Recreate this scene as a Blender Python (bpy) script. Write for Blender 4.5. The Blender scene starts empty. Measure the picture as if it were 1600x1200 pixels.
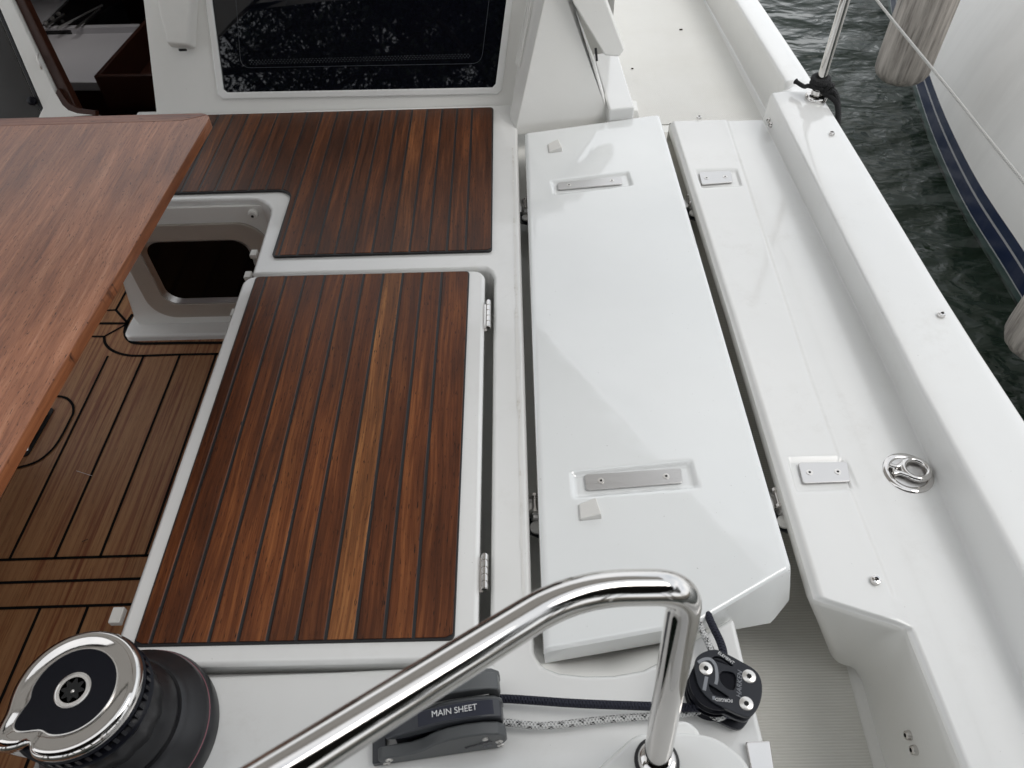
import bpy, bmesh, math, random
import numpy as np
from mathutils import Vector, Matrix
random.seed(7)
R = math.radians
sc = bpy.context.scene
COL = sc.collection

# ------------------------------------------------------------------ camera
CAM_H = 1.15            # metres above the seats (seat level is z = 0)
FPX = 1150.0            # focal length in pixels of the 1600 px wide photograph
_dy = np.array([-20., -1308., FPX]); _dy /= np.linalg.norm(_dy)
_dx = np.array([1, -.0247, 0.]); _dx[2] = -(_dx[0]*_dy[0]+_dx[1]*_dy[1])/_dy[2]; _dx /= np.linalg.norm(_dx)
_dz = np.cross(_dx, _dy)
CM = np.array([_dx, _dy, _dz])
CC = np.array([0, 0, CAM_H])
cam_d = bpy.data.cameras.new("camera"); cam = bpy.data.objects.new("camera", cam_d); COL.objects.link(cam)
mw = Matrix.Identity(4)
for i in range(3):
    mw[i][0] = CM[i][0]; mw[i][1] = -CM[i][1]; mw[i][2] = -CM[i][2]; mw[i][3] = CC[i]
cam.matrix_world = mw
cam_d.sensor_width = 36.0; cam_d.lens = FPX/1600*36
cam_d.clip_start = .02; cam_d.clip_end = 3000
cam_d.dof.use_dof = True; cam_d.dof.focus_distance = 1.6; cam_d.dof.aperture_fstop = 9.0
sc.camera = cam

# ------------------------------------------------------------------ world, sun, exposure
SUN_EL, SUN_AZ = R(55), R(102)     # azimuth clockwise from +Y
w = bpy.data.worlds.new("World"); sc.world = w; w.use_nodes = True
nt = w.node_tree; nt.nodes.clear()
out = nt.nodes.new('ShaderNodeOutputWorld'); bg = nt.nodes.new('ShaderNodeBackground')
sky = nt.nodes.new('ShaderNodeTexSky'); sky.sky_type = 'NISHITA'; sky.sun_disc = False
sky.sun_elevation = SUN_EL; sky.sun_rotation = SUN_AZ
tc = nt.nodes.new('ShaderNodeTexCoord')
mp = nt.nodes.new('ShaderNodeMapping'); mp.inputs['Scale'].default_value = (1, 1, 2.2)
nz = nt.nodes.new('ShaderNodeTexNoise'); nz.inputs['Scale'].default_value = 2.3; nz.inputs['Detail'].default_value = 7; nz.inputs['Roughness'].default_value = .55
cr = nt.nodes.new('ShaderNodeValToRGB')
cr.color_ramp.elements[0].position = .32; cr.color_ramp.elements[0].color = (.62, .66, .70, 1)
cr.color_ramp.elements[1].position = .68; cr.color_ramp.elements[1].color = (1, 1, 1, 1)
sc_ = nt.nodes.new('ShaderNodeVectorMath'); sc_.operation = 'SCALE'; sc_.inputs['Scale'].default_value = 9.8
mx = nt.nodes.new('ShaderNodeMixRGB'); mx.inputs['Fac'].default_value = .9
L = nt.links.new
L(tc.outputs['Generated'], mp.inputs[0]); L(mp.outputs[0], nz.inputs['Vector']); L(nz.outputs['Fac'], cr.inputs[0])
L(cr.outputs[0], sc_.inputs[0]); L(sky.outputs[0], mx.inputs[1]); L(sc_.outputs[0], mx.inputs[2])
L(mx.outputs[0], bg.inputs[0]); bg.inputs[1].default_value = .118; L(bg.outputs[0], out.inputs[0])
sd = bpy.data.lights.new("sun", 'SUN'); sd.energy = .85; sd.angle = R(30); sd.color = (1, .97, .93)
so = bpy.data.objects.new("sun", sd); COL.objects.link(so)
sdir = Vector((math.sin(SUN_AZ)*math.cos(SUN_EL), math.cos(SUN_AZ)*math.cos(SUN_EL), math.sin(SUN_EL)))
so.rotation_euler = sdir.to_track_quat('Z', 'Y').to_euler(); so.location = (0, 0, 30)
sc.view_settings.view_transform = 'Standard'; sc.view_settings.look = 'None'
sc.view_settings.exposure = .42; sc.view_settings.gamma = 1
sc.render.engine = 'CYCLES'
sc.cycles.max_bounces = 12; sc.cycles.glossy_bounces = 6; sc.cycles.diffuse_bounces = 8

# ------------------------------------------------------------------ measuring helpers (photograph pixel -> point on a real plane)
def ray(u, v): return CM @ np.array([u-800., v-600., FPX])
def P(u, v, z=0.):
    r = ray(u, v); t = (z-CAM_H)/r[2]; return Vector(CC+t*r)
def PY(u, v, y):
    r = ray(u, v); t = y/r[1]; return Vector(CC+t*r)
def PX(u, v, x):
    r = ray(u, v); t = x/r[0]; return Vector(CC+t*r)
def PL(u, v, p0, n):
    r = ray(u, v); n = np.array(n, float); k = np.dot(np.array(p0)-CC, n)/np.dot(r, n); return Vector(CC+k*r)

# ------------------------------------------------------------------ materials
def new_mat(name):
    m = bpy.data.materials.new(name); m.use_nodes = True
    return m, m.node_tree, m.node_tree.nodes['Principled BSDF']
def setc(b, col=None, rough=None, metal=None, coat=None, spec=None, coat_r=None):
    if col is not None: b.inputs['Base Color'].default_value = (*col, 1)
    if rough is not None: b.inputs['Roughness'].default_value = rough
    if metal is not None: b.inputs['Metallic'].default_value = metal
    if coat is not None: b.inputs['Coat Weight'].default_value = coat
    if coat_r is not None: b.inputs['Coat Roughness'].default_value = coat_r
    if spec is not None: b.inputs['Specular IOR Level'].default_value = spec
def N(t, typ, **kw):
    n = t.nodes.new(typ)
    for k, v in kw.items():
        if k.startswith('_'): setattr(n, k[1:], v)
        else: n.inputs[k].default_value = v
    return n
def noise(t, vec, scale, detail=4, rough=.5, dist=0):
    n = N(t, 'ShaderNodeTexNoise', Scale=scale, Detail=detail, Roughness=rough, Distortion=dist)
    if vec is not None: t.links.new(vec, n.inputs['Vector'])
    return n.outputs['Fac']
def mapping(t, vec, scale=(1, 1, 1), rot=(0, 0, 0), loc=(0, 0, 0)):
    m = N(t, 'ShaderNodeMapping', Scale=scale, Rotation=rot, Location=loc); t.links.new(vec, m.inputs[0]); return m.outputs[0]
def ramp(t, fac, stops):
    r = N(t, 'ShaderNodeValToRGB'); e = r.color_ramp.elements
    while len(e) < len(stops): e.new(.5)
    for i, (p, c) in enumerate(stops):
        e[i].position = p; e[i].color = (*c, 1) if len(c) == 3 else c
    t.links.new(fac, r.inputs[0]); return r.outputs[0]
def mixc(t, fac, a, b, mode='MIX'):
    m = N(t, 'ShaderNodeMixRGB', _blend_type=mode)
    for i, x in ((0, fac), (1, a), (2, b)):
        if hasattr(x, 'links'): t.links.new(x, m.inputs[i])
        elif i == 0: m.inputs[0].default_value = x
        else: m.inputs[i].default_value = (*x, 1)
    return m.outputs[0]
def mth(t, op, a, b=None):
    m = N(t, 'ShaderNodeMath', _operation=op)
    for i, x in ((0, a), (1, b)):
        if x is None: continue
        if hasattr(x, 'links'): t.links.new(x, m.inputs[i])
        else: m.inputs[i].default_value = x
    return m.outputs[0]
def bump(t, b, h, strength=.2, dist=.001):
    n = N(t, 'ShaderNodeBump', Strength=strength, Distance=dist); t.links.new(h, n.inputs['Height']); t.links.new(n.outputs[0], b.inputs['Normal'])
def objc(t): return N(t, 'ShaderNodeTexCoord').outputs['Object']
def posc(t): return N(t, 'ShaderNodeNewGeometry').outputs['Position']

def m_gel(name, col, rough=.13, coat=.6, wave=.25, speck=True, grime=.0):
    m, t, b = new_mat(name); setc(b, col, rough, 0, coat, coat_r=.04)
    p = posc(t)
    blot = noise(t, p, 3.0, 5, .6)
    c = mixc(t, ramp(t, blot, [(.35, (0, 0, 0)), (.7, (1, 1, 1))]), tuple(x*.965 for x in col), col)
    if speck:
        s = noise(t, p, 210, 2, .5)
        c = mixc(t, ramp(t, s, [(.765, (0, 0, 0)), (.79, (.6, .6, .6))]), c, (.33, .31, .28))
    if grime:
        g = noise(t, p, 22, 8, .75); g2 = noise(t, p, 5, 3, .5)
        g = mth(t, 'MULTIPLY', ramp(t, g, [(.5, (0, 0, 0)), (.72, (1, 1, 1))]), ramp(t, g2, [(.45, (0, 0, 0)), (.65, (grime,)*3)]))
        c = mixc(t, g, c, (.34, .29, .22))
    t.links.new(c, b.inputs['Base Color'])
    rr = mth(t, 'MULTIPLY_ADD', noise(t, p, 9, 5, .6), .12); t.nodes[-1].inputs[2].default_value = rough-.05
    t.links.new(rr, b.inputs['Roughness'])
    bump(t, b, noise(t, p, 7, 2, .4), wave, .004)
    return m
GEL = m_gel("white_gelcoat", (.80, .80, .785), grime=.12)
GELS = m_gel("satin_white_gelcoat", (.83, .825, .795), rough=.3, coat=.2)
GELP = m_gel("polished_white_gelcoat", (.78, .795, .79), rough=.07, coat=.9, wave=.9)
GELC = m_gel("console_gelcoat", (.78, .78, .76), rough=.2, coat=.5)
GELG = m_gel("grimy_gelcoat", (.76, .755, .73), rough=.25, coat=.3, grime=.9)

def m_plain(name, col, rough=.5, metal=0, coat=0, spec=None, bumpy=None, var=.12, vs=30):
    m, t, b = new_mat(name); setc(b, col, rough, metal, coat, spec)
    p = posc(t)
    c = mixc(t, noise(t, p, vs, 4, .6), tuple(x*(1-var) for x in col), tuple(min(1, x*(1+var)) for x in col))
    t.links.new(c, b.inputs['Base Color'])
    if bumpy: bump(t, b, noise(t, p, bumpy[0], 4, .6), bumpy[1], bumpy[2])
    return m
CHROME = m_plain("polished_stainless", (.66, .64, .62), .045, 1, var=.03, bumpy=(40, .06, .0006))
BRUSH, t, b = new_mat("brushed_stainless"); setc(b, (.60, .59, .58), .3, 1)
hh = noise(t, mapping(t, posc(t), (12, 900, 12)), 1, 3, .6); bump(t, b, hh, .12, .0004)
t.links.new(mth(t, 'MULTIPLY_ADD', hh, .25), b.inputs['Roughness']); t.nodes[-1].inputs[2].default_value = .2
BLACK = m_plain("black_rubber", (.012, .012, .014), .55)
BLACKG = m_plain("black_glossy_plastic", (.0045, .005, .009), .3, spec=.18)
ANOD = m_plain("black_anodised", (.018, .020, .026), .38, .3, bumpy=(400, .1, .0002))
DRUM = m_plain("dark_grey_drum", (.016, .016, .018), .33, .2, bumpy=(300, .15, .0003))
GREYP = m_plain("grey_clutch_plastic", (.085, .09, .093), .45, bumpy=(500, .2, .0002))
GREYL = m_plain("dark_clutch_plastic", (.035, .038, .045), .35, bumpy=(500, .15, .0002))
LABELM = m_plain("navy_label_tape", (.016, .019, .034), .25)
INK = m_plain("white_print", (.72, .72, .72), .5)
INKG = m_plain("grey_print", (.22, .23, .25), .5)
PLAST = m_plain("white_plastic", (.72, .71, .68), .35, var=.04)
SCREW = m_plain("silver_screw", (.72, .70, .67), .3, .8, var=.08)
DARKHOLE = m_plain("dark_recess", (.006, .006, .006), .8)
CAULK = m_plain("black_caulk", (.010, .010, .011), .42, bumpy=(220, .4, .0006))
GLASS, t, b = new_mat("tinted_window_glass"); setc(b, (.003, .0035, .006), .012, 0, .25, .5, .012)
GLASS2 = m_plain("smoked_acrylic", (.045, .043, .042), .12, spec=.4)
PORTG, t, b = new_mat("port_glass"); setc(b, (.0025, .0023, .0025), .10, 0, 0, .15)
PORTF = m_plain("satin_port_frame", (.50, .46, .41), .4, .35, var=.05)
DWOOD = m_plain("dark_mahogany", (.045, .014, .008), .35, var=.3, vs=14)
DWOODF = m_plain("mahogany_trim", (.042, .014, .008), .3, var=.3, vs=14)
COUNTER = m_plain("grey_counter", (.62, .60, .62), .35, var=.06, vs=5)
SHADE = m_plain("black_enamel", (.012, .012, .013), .2)
FEND = None

def m_wood(name, cols, gs=(170, 5, 5), rough=.42, coat=.12, attr=True, fine=.55, fig=.35, bmp=.35, rot=0, spec=.3):
    """cols: dark, mid, light linear colours; plank shade from the 'shade' face attribute"""
    m, t, b = new_mat(name); setc(b, cols[1], rough, 0, coat, spec=spec, coat_r=.25)
    p = objc(t)
    if rot: p = mapping(t, p, rot=(0, 0, rot))
    if attr:
        a = N(t, 'ShaderNodeAttribute', _attribute_name='shade'); sh = a.outputs['Fac']
        off = N(t, 'ShaderNodeCombineXYZ'); t.links.new(mth(t, 'MULTIPLY', sh, 37.0), off.inputs[1]); t.links.new(mth(t, 'MULTIPLY', sh, 11.0), off.inputs[2])
        va = N(t, 'ShaderNodeVectorMath', _operation='ADD'); t.links.new(p, va.inputs[0]); t.links.new(off.outputs[0], va.inputs[1]); p = va.outputs[0]
    warp = N(t, 'ShaderNodeVectorMath', _operation='MULTIPLY_ADD'); nn = N(t, 'ShaderNodeTexNoise', Scale=2.2, Detail=2)
    t.links.new(p, nn.inputs['Vector']); t.links.new(nn.outputs['Color'], warp.inputs[0]); warp.inputs[1].default_value = (.03, .0, .0); t.links.new(p, warp.inputs[2])
    pw = warp.outputs[0]
    g1 = noise(t, mapping(t, pw, gs), 1, 5, .65)                       # fibres
    g2 = noise(t, mapping(t, pw, (gs[0]*.16, gs[1]*.35, 3)), 1, 4, .6, .4)  # broad figure
    g3 = noise(t, mapping(t, pw, (gs[0]*2.6, gs[1]*9, 6)), 1, 2, .5)    # pores
    f = mth(t, 'ADD', mth(t, 'MULTIPLY', g1, fine), mth(t, 'MULTIPLY', g2, 1-fine))
    base = ramp(t, f, [(.34, cols[0]), (.52, cols[1]), (.68, cols[2])])
    base = mixc(t, ramp(t, g3, [(.28, (1, 1, 1)), (.37, (0, 0, 0))]), base, tuple(x*.35 for x in cols[0]))
    if fig:
        bl = noise(t, mapping(t, p, (9, 3.2, 3)), 1, 4, .6)
        base = mixc(t, ramp(t, bl, [(.36, (fig,)*3), (.60, (0, 0, 0))]), base, tuple(x*.35 for x in cols[0]))
    if attr:
        tint = ramp(t, sh, [(0, (.55, .53, .53)), (.45, (.95, .95, .95)), (.75, (1.28, 1.36, 1.38)), (1, (1.62, 2.15, 2.5))])
        base = mixc(t, 1, base, tint, 'MULTIPLY')
    t.links.new(base, b.inputs['Base Color'])
    t.links.new(mth(t, 'MULTIPLY_ADD', g1, .3), b.inputs['Roughness']); t.nodes[-1].inputs[2].default_value = rough-.13
    bump(t, b, mth(t, 'ADD', g1, mth(t, 'MULTIPLY', g3, .6)), bmp, .0012)
    return m
TEAK = m_wood("oiled_teak", ((.042, .0110, .0034), (.138, .038, .0098), (.29, .098, .028)), coat=.05, rough=.38)
TEAKF = m_wood("dark_oiled_teak", ((.032, .0098, .0036), (.104, .032, .0105), (.24, .080, .026)), rough=.40, coat=.06)
TABLEW = m_wood("table_mahogany", ((.19, .065, .031), (.41, .165, .084), (.60, .30, .18)), gs=(190, 9, 150), attr=False, rough=.42, coat=.45, fig=.35, bmp=.7)
TABLEB = m_wood("table_border_mahogany", ((.13, .045, .025), (.27, .10, .055), (.42, .20, .12)), gs=(190, 6, 120), attr=False, rough=.4, coat=.3, fig=.3, rot=R(90))
TABLEE = m_wood("table_edge_mahogany", ((.12, .036, .014), (.24, .080, .030), (.36, .13, .05)), gs=(120, 5, 120), attr=False, rough=.4, coat=.3, fig=0)

CAULKF = m_plain('matt_floor_caulk', (.007, .007, .007), .9, spec=.1)
FLOORW, t, b = new_mat("synthetic_teak_floor"); setc(b, (.2, .12, .07), .55)
p = objc(t)
w2 = noise(t, mapping(t, p, (95, 2.6, 2)), 1, 4, .62); w3 = noise(t, mapping(t, p, (380, 26, 2)), 1, 3, .6); w4 = noise(t, mapping(t, p, (14, 1.2, 1)), 1, 2, .5)
c = ramp(t, w2, [(.36, (.40, .205, .092)), (.50, (.31, .145, .060)), (.60, (.19, .056, .022))])
c = mixc(t, ramp(t, w4, [(.4, (0, 0, 0)), (.62, (.55, .55, .55))]), c, (.35, .172, .077))
c = mixc(t, ramp(t, w3, [(.30, (.5, .5, .5)), (.45, (0, 0, 0))]), c, (.07, .028, .016))
t.links.new(c, b.inputs['Base Color']); bump(t, b, w3, .4, .001)

NONSKID, t, b = new_mat("nonskid_deck"); setc(b, (.74, .73, .69), .45)
p = posc(t)
mpd = mapping(t, p, rot=(0, 0, R(38)))
wv = N(t, 'ShaderNodeTexWave', Scale=62, Distortion=.3, Detail=1); wv.bands_direction = 'X'; t.links.new(mpd, wv.inputs['Vector'])
wv2 = N(t, 'ShaderNodeTexWave', Scale=62, Distortion=.3, Detail=1); wv2.bands_direction = 'Y'; t.links.new(mpd, wv2.inputs['Vector'])
hgt = mth(t, 'MULTIPLY', wv.outputs['Fac'], mth(t, 'MULTIPLY_ADD', wv2.outputs['Fac'], .5)); t.nodes[-1].inputs[2].default_value = .5
hgt = mth(t, 'MULTIPLY', wv.outputs['Fac'], 1.0)
c = mixc(t, hgt, (.70, .69, .65), (.76, .75, .715))
c = mixc(t, ramp(t, noise(t, p, 4, 4, .6), [(.4, (0, 0, 0)), (.7, (.3, .3, .3))]), c, (.62, .60, .54))
t.links.new(c, b.inputs['Base Color']); bump(t, b, hgt, .6, .0015)

def m_ns2():
    m, t, b = new_mat("nonskid_aft"); setc(b, (.74, .73, .69), .5)
    p = posc(t); wv = N(t, 'ShaderNodeTexWave', Scale=62, Distortion=.2, Detail=1); wv.bands_direction = 'Y'; t.links.new(p, wv.inputs['Vector'])
    c = mixc(t, wv.outputs['Fac'], (.62, .605, .56), (.70, .69, .645)); c = mixc(t, ramp(t, noise(t, p, 5, 4, .6), [(.4, (0, 0, 0)), (.7, (.35, .35, .35))]), c, (.55, .53, .48))
    t.links.new(c, b.inputs['Base Color']); bump(t, b, wv.outputs['Fac'], .4, .0012); return m
NONSKID2 = m_ns2()
WATER, t, b = new_mat("harbour_water"); setc(b, (.011, .019, .012), .03, 0, 0, .40); b.inputs['IOR'].default_value = 1.33
p = posc(t)
n1 = noise(t, mapping(t, p, (1.0, 1.6, 1), (0, 0, R(18))), 2.0, 2.5, .45, .5); n2 = noise(t, mapping(t, p, (1.1, 1.9, 1), (0, 0, R(-12))), 6, 2, .5, .6)
hsum = mth(t, 'ADD', mth(t, 'MULTIPLY', n1, 1.0), mth(t, 'MULTIPLY', n2, .16))
bump(t, b, hsum, 1.0, .13)

FEND, t, b = new_mat("weathered_fender"); setc(b, (.42, .38, .35), .7)
p = objc(t)
s = noise(t, mapping(t, p, (30, 30, 2.2)), 1, 6, .7); s2 = noise(t, mapping(t, p, (90, 90, 6)), 1, 4, .6)
c = ramp(t, s, [(.35, (.22, .20, .185)), (.5, (.46, .42, .38)), (.65, (.66, .61, .56))])
c = mixc(t, ramp(t, s2, [(.56, (0, 0, 0)), (.7, (.6, .6, .6))]), c, (.15, .125, .11))
t.links.new(c, b.inputs['Base Color']); bump(t, b, s, .3, .004)

HULL, t, b = new_mat("neighbour_hull_paint"); setc(b, (.62, .61, .60), .38, 0, .15)
p = posc(t); sx = N(t, 'ShaderNodeSeparateXYZ'); t.links.new(p, sx.inputs[0])
hz = mth(t, 'ADD', sx.outputs[2], 1.2)      # height above the water
r1 = N(t, 'ShaderNodeValToRGB'); r1.color_ramp.interpolation = 'CONSTANT'; e = r1.color_ramp.elements
st = [(0, (.02, .02, .018)), (.055, (.045, .075, .07)), (.19, (.42, .44, .44)), (.215, (.010, .020, .060)), (.51, (.42, .42, .43)), (.56, (.012, .024, .065)), (.755, (.90, .885, .855))]
while len(e) < len(st): e.new(.5)
for i, (a_, c_) in enumerate(st): e[i].position = a_; e[i].color = (*c_, 1)
t.links.new(mth(t, 'MULTIPLY', hz, 4.0), r1.inputs[0])
strk = noise(t, mapping(t, p, (6, 6, .7)), 1, 5, .65)
c = mixc(t, ramp(t, strk, [(.45, (0, 0, 0)), (.75, (.14, .14, .14))]), r1.outputs[0], (.40, .385, .36))
gr = mth(t, 'MULTIPLY', ramp(t, noise(t, mapping(t, p, (5, 5, 30)), 1, 6, .7), [(.42, (0, 0, 0)), (.6, (1, 1, 1))]), ramp(t, hz, [(.0, (1, 1, 1)), (.05, (0, 0, 0))]))
c = mixc(t, gr, c, (.10, .14, .12)); t.links.new(c, b.inputs['Base Color'])

def m_rope(name, base, fleck, kind):
    m, t, b = new_mat(name); setc(b, base, .75)
    uv = N(t, 'ShaderNodeUVMap').outputs[0]
    a1 = N(t, 'ShaderNodeTexWave', Scale=1.0); a1.bands_direction = 'DIAGONAL'; t.links.new(mapping(t, uv, (2.513, 126, 0)), a1.inputs['Vector'])
    a2 = N(t, 'ShaderNodeTexWave', Scale=1.0); a2.bands_direction = 'DIAGONAL'; t.links.new(mapping(t, uv, (-2.513, 126, 0)), a2.inputs['Vector'])
    h = mth(t, 'MAXIMUM', a1.outputs['Fac'], a2.outputs['Fac'])
    c = mixc(t, h, tuple(x*.55 for x in base), base)
    if kind == 'flecks':
        br = N(t, 'ShaderNodeTexBrick', Scale=1.0); br.inputs['Mortar Size'].default_value = 0
        vor = N(t, 'ShaderNodeTexChecker', Scale=1.0); t.links.new(mapping(t, uv, (14, 330, 0), loc=(.3, 0, 0)), vor.inputs['Vector'])
        v2 = N(t, 'ShaderNodeTexChecker', Scale=1.0); t.links.new(mapping(t, uv, (6, 66, 0)), v2.inputs['Vector'])
        v3 = N(t, 'ShaderNodeTexChecker', Scale=1.0); t.links.new(mapping(t, uv, (2, 132, 0)), v3.inputs['Vector'])
        f = mth(t, 'MULTIPLY', vor.outputs['Fac'], mth(t, 'MULTIPLY', v2.outputs['Fac'], v3.outputs['Fac']))
        c = mixc(t, f, c, fleck)
    elif kind == 'few':
        f = ramp(t, noise(t, mapping(t, uv, (5, 160, 0)), 1, 1, .5), [(.74, (0, 0, 0)), (.76, (1, 1, 1))])
        c = mixc(t, f, c, fleck)
    t.links.new(c, b.inputs['Base Color']); bump(t, b, h, 1.0, .002)
    return m
NAVYR = m_rope("navy_braided_rope", (.012, .014, .030), (.30, .32, .40), 'few')
WHITER = m_rope("white_flecked_rope", (.74, .74, .73), (.02, .02, .02), 'flecks')
BLACKR = m_rope("black_cord", (.010, .010, .011), (0, 0, 0), '')
LIFER = m_rope("white_lifeline_cover", (.78, .77, .74), (0, 0, 0), '')
BARK = m_plain("pine_bark", (.05, .036, .028), .9, var=.4, vs=8)
LEAF = m_plain("pine_needles", (.030, .048, .020), .6, var=.4, vs=2)
GROUND = m_plain("shore_gravel", (.16, .14, .11), .9, var=.3, vs=3)
HULLW = m_gel("own_hull_white", (.76, .76, .75), speck=False)

# ------------------------------------------------------------------ object helpers
def tag(o, label=None, cat=None, group=None, kind=None):
    if label: o['label'] = label
    if cat: o['category'] = cat
    if group: o['group'] = group
    if kind: o['kind'] = kind
    return o
def thing(name, label, cat, loc=(0, 0, 0), group=None):
    o = bpy.data.objects.new(name, None); o.empty_display_size = .05; COL.objects.link(o); o.location = loc
    return tag(o, label, cat, group)
def origin(parent):
    v = Vector((0, 0, 0))
    while parent is not None: v += parent.location; parent = parent.parent
    return v
def mk(name, verts, faces, mat, parent=None, smooth=False, loc=None, bevel=0, seg=3, uvs=None, ang=35, matidx=None, shade=None):
    """verts in world coordinates"""
    base = origin(parent)
    l = Vector(loc) if loc is not None else base
    me = bpy.data.meshes.new(name)
    me.from_pydata([tuple(Vector(v)-l) for v in verts], [], faces)
    for m in (mat if isinstance(mat, (list, tuple)) else [mat]): me.materials.append(m)
    if matidx: me.polygons.foreach_set('material_index', matidx)
    if shade:
        at = me.attributes.new('shade', 'FLOAT', 'FACE'); at.data.foreach_set('value', shade)
    if uvs:
        ul = me.uv_layers.new(name='UVMap')
        for pl in me.polygons:
            for li, vi in zip(pl.loop_indices, pl.vertices): ul.data[li].uv = uvs[(pl.index, vi)] if isinstance(uvs, dict) else uvs[vi]
    bm = bmesh.new(); bm.from_mesh(me)
    if not uvs: bmesh.ops.remove_doubles(bm, verts=bm.verts, dist=1e-6)
    bmesh.ops.recalc_face_normals(bm, faces=bm.faces); bm.to_mesh(me); bm.free()
    if smooth or bevel:
        me.polygons.foreach_set('use_smooth', [True]*len(me.polygons))
        if not bevel: me.set_sharp_from_angle(angle=R(ang))
    me.update()
    o = bpy.data.objects.new(name, me); COL.objects.link(o); o.parent = parent; o.location = l-base
    if bevel:
        md = o.modifiers.new('bevel', 'BEVEL'); md.width = bevel; md.segments = seg; md.limit_method = 'ANGLE'; md.angle_limit = R(28); md.harden_normals = True
    return o
def prism(name, top, depth, mat, parent=None, bevel=0, seg=3, smooth=False, axis=(0, 0, -1)):
    """top: outline of world points; extruded by depth along axis"""
    n = len(top); d = Vector(axis)*depth
    v = [Vector(p) for p in top]+[Vector(p)+d for p in top]
    f = [tuple(range(n)), tuple(range(2*n-1, n-1, -1))]+[(i, i+n, (i+1) % n+n, (i+1) % n) for i in range(n)]
    return mk(name, v, f, mat, parent, bevel=bevel, seg=seg, smooth=smooth)
def box(name, lo, hi, mat, parent=None, bevel=0, seg=2):
    x0, y0, z0 = lo; x1, y1, z1 = hi
    return prism(name, [(x0, y0, z1), (x1, y0, z1), (x1, y1, z1), (x0, y1, z1)], z1-z0, mat, parent, bevel, seg)
def boxf(c, ax, ay, az):
    """verts/faces of an oriented box, centre c, half axes"""
    c, ax, ay, az = map(Vector, (c, ax, ay, az))
    v = [c+ax*i+ay*j+az*k for k in (-1, 1) for j in (-1, 1) for i in (-1, 1)]
    return v, [(0, 1, 3, 2), (4, 6, 7, 5), (0, 4, 5, 1), (2, 3, 7, 6), (0, 2, 6, 4), (1, 5, 7, 3)]
def obox(name, c, ax, ay, az, mat, parent=None, bevel=0, seg=2):
    v, f = boxf(c, ax, ay, az); return mk(name, v, f, mat, parent, bevel=bevel, seg=seg)
class MB:
    def __init__(s): s.v = []; s.f = []
    def add(s, v, f):
        k = len(s.v); s.v += list(v); s.f += [tuple(i+k for i in q) for q in f]; return s
def circ(r, n=32, ph=0): return [(r*math.cos(2*math.pi*i/n+ph), r*math.sin(2*math.pi*i/n+ph)) for i in range(n)]
def frame(ax):
    az = Vector(ax).normalized(); t = Vector((0, 0, 1)) if abs(az.z) < .9 else Vector((1, 0, 0))
    a = az.cross(t).normalized(); return a, az.cross(a), az
def lathe_d(c, prof, n=32, ax=(0, 0, 1), rmod=None, xdir=None):
    c = Vector(c); a, b, z = frame(ax)
    if xdir is not None: a = Vector(xdir).normalized(); b = z.cross(a)
    v = []; f = []
    for (r, h) in prof:
        for i in range(n):
            an = 2*math.pi*i/n; rr = r if rmod is None else rmod(r, an)
            v.append(c+a*(rr*math.cos(an))+b*(rr*math.sin(an))+z*h)
    for k in range(len(prof)-1):
        for i in range(n):
            j = (i+1) % n; f.append((k*n+i, k*n+j, (k+1)*n+j, (k+1)*n+i))
    if prof[0][0] > 1e-6: f.append(tuple(range(n-1, -1, -1)))
    if prof[-1][0] > 1e-6: f.append(tuple(range((len(prof)-1)*n, len(prof)*n)))
    return v, f
def lathe(name, c, prof, mat, parent=None, n=32, ax=(0, 0, 1), rmod=None, xdir=None, ang=40):
    v, f = lathe_d(c, prof, n, ax, rmod, xdir); return mk(name, v, f, mat, parent, smooth=True, ang=ang)
def spline(pts, sub=10):
    pts = [Vector(p) for p in pts]; q = [pts[0]*2-pts[1]]+pts+[pts[-1]*2-pts[-2]]; o = []
    for i in range(1, len(q)-2):
        for k in range(sub):
            t = k/sub; a, b, c, d = q[i-1], q[i], q[i+1], q[i+2]
            o.append(.5*((2*b)+(c-a)*t+(2*a-5*b+4*c-d)*t*t+(3*b-a-3*c+d)*t**3))
    return o+[pts[-1]]
def fillet(pts, r, n=8):
    """polyline with corners rounded by radius-ish r (list or number)"""
    pts = [Vector(p) for p in pts]; o = [pts[0]]
    for i in range(1, len(pts)-1):
        rr = r[i-1] if isinstance(r, (list, tuple)) else r
        a, b, c = pts[i-1], pts[i], pts[i+1]
        d1 = (a-b).normalized(); d2 = (c-b).normalized()
        l = min(rr, (a-b).length*.49, (c-b).length*.49)
        s, e = b+d1*l, b+d2*l
        for k in range(n+1):
            t = k/n; o.append(s*(1-t)**2+b*2*t*(1-t)+e*t*t)
    return o+[pts[-1]]
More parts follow.
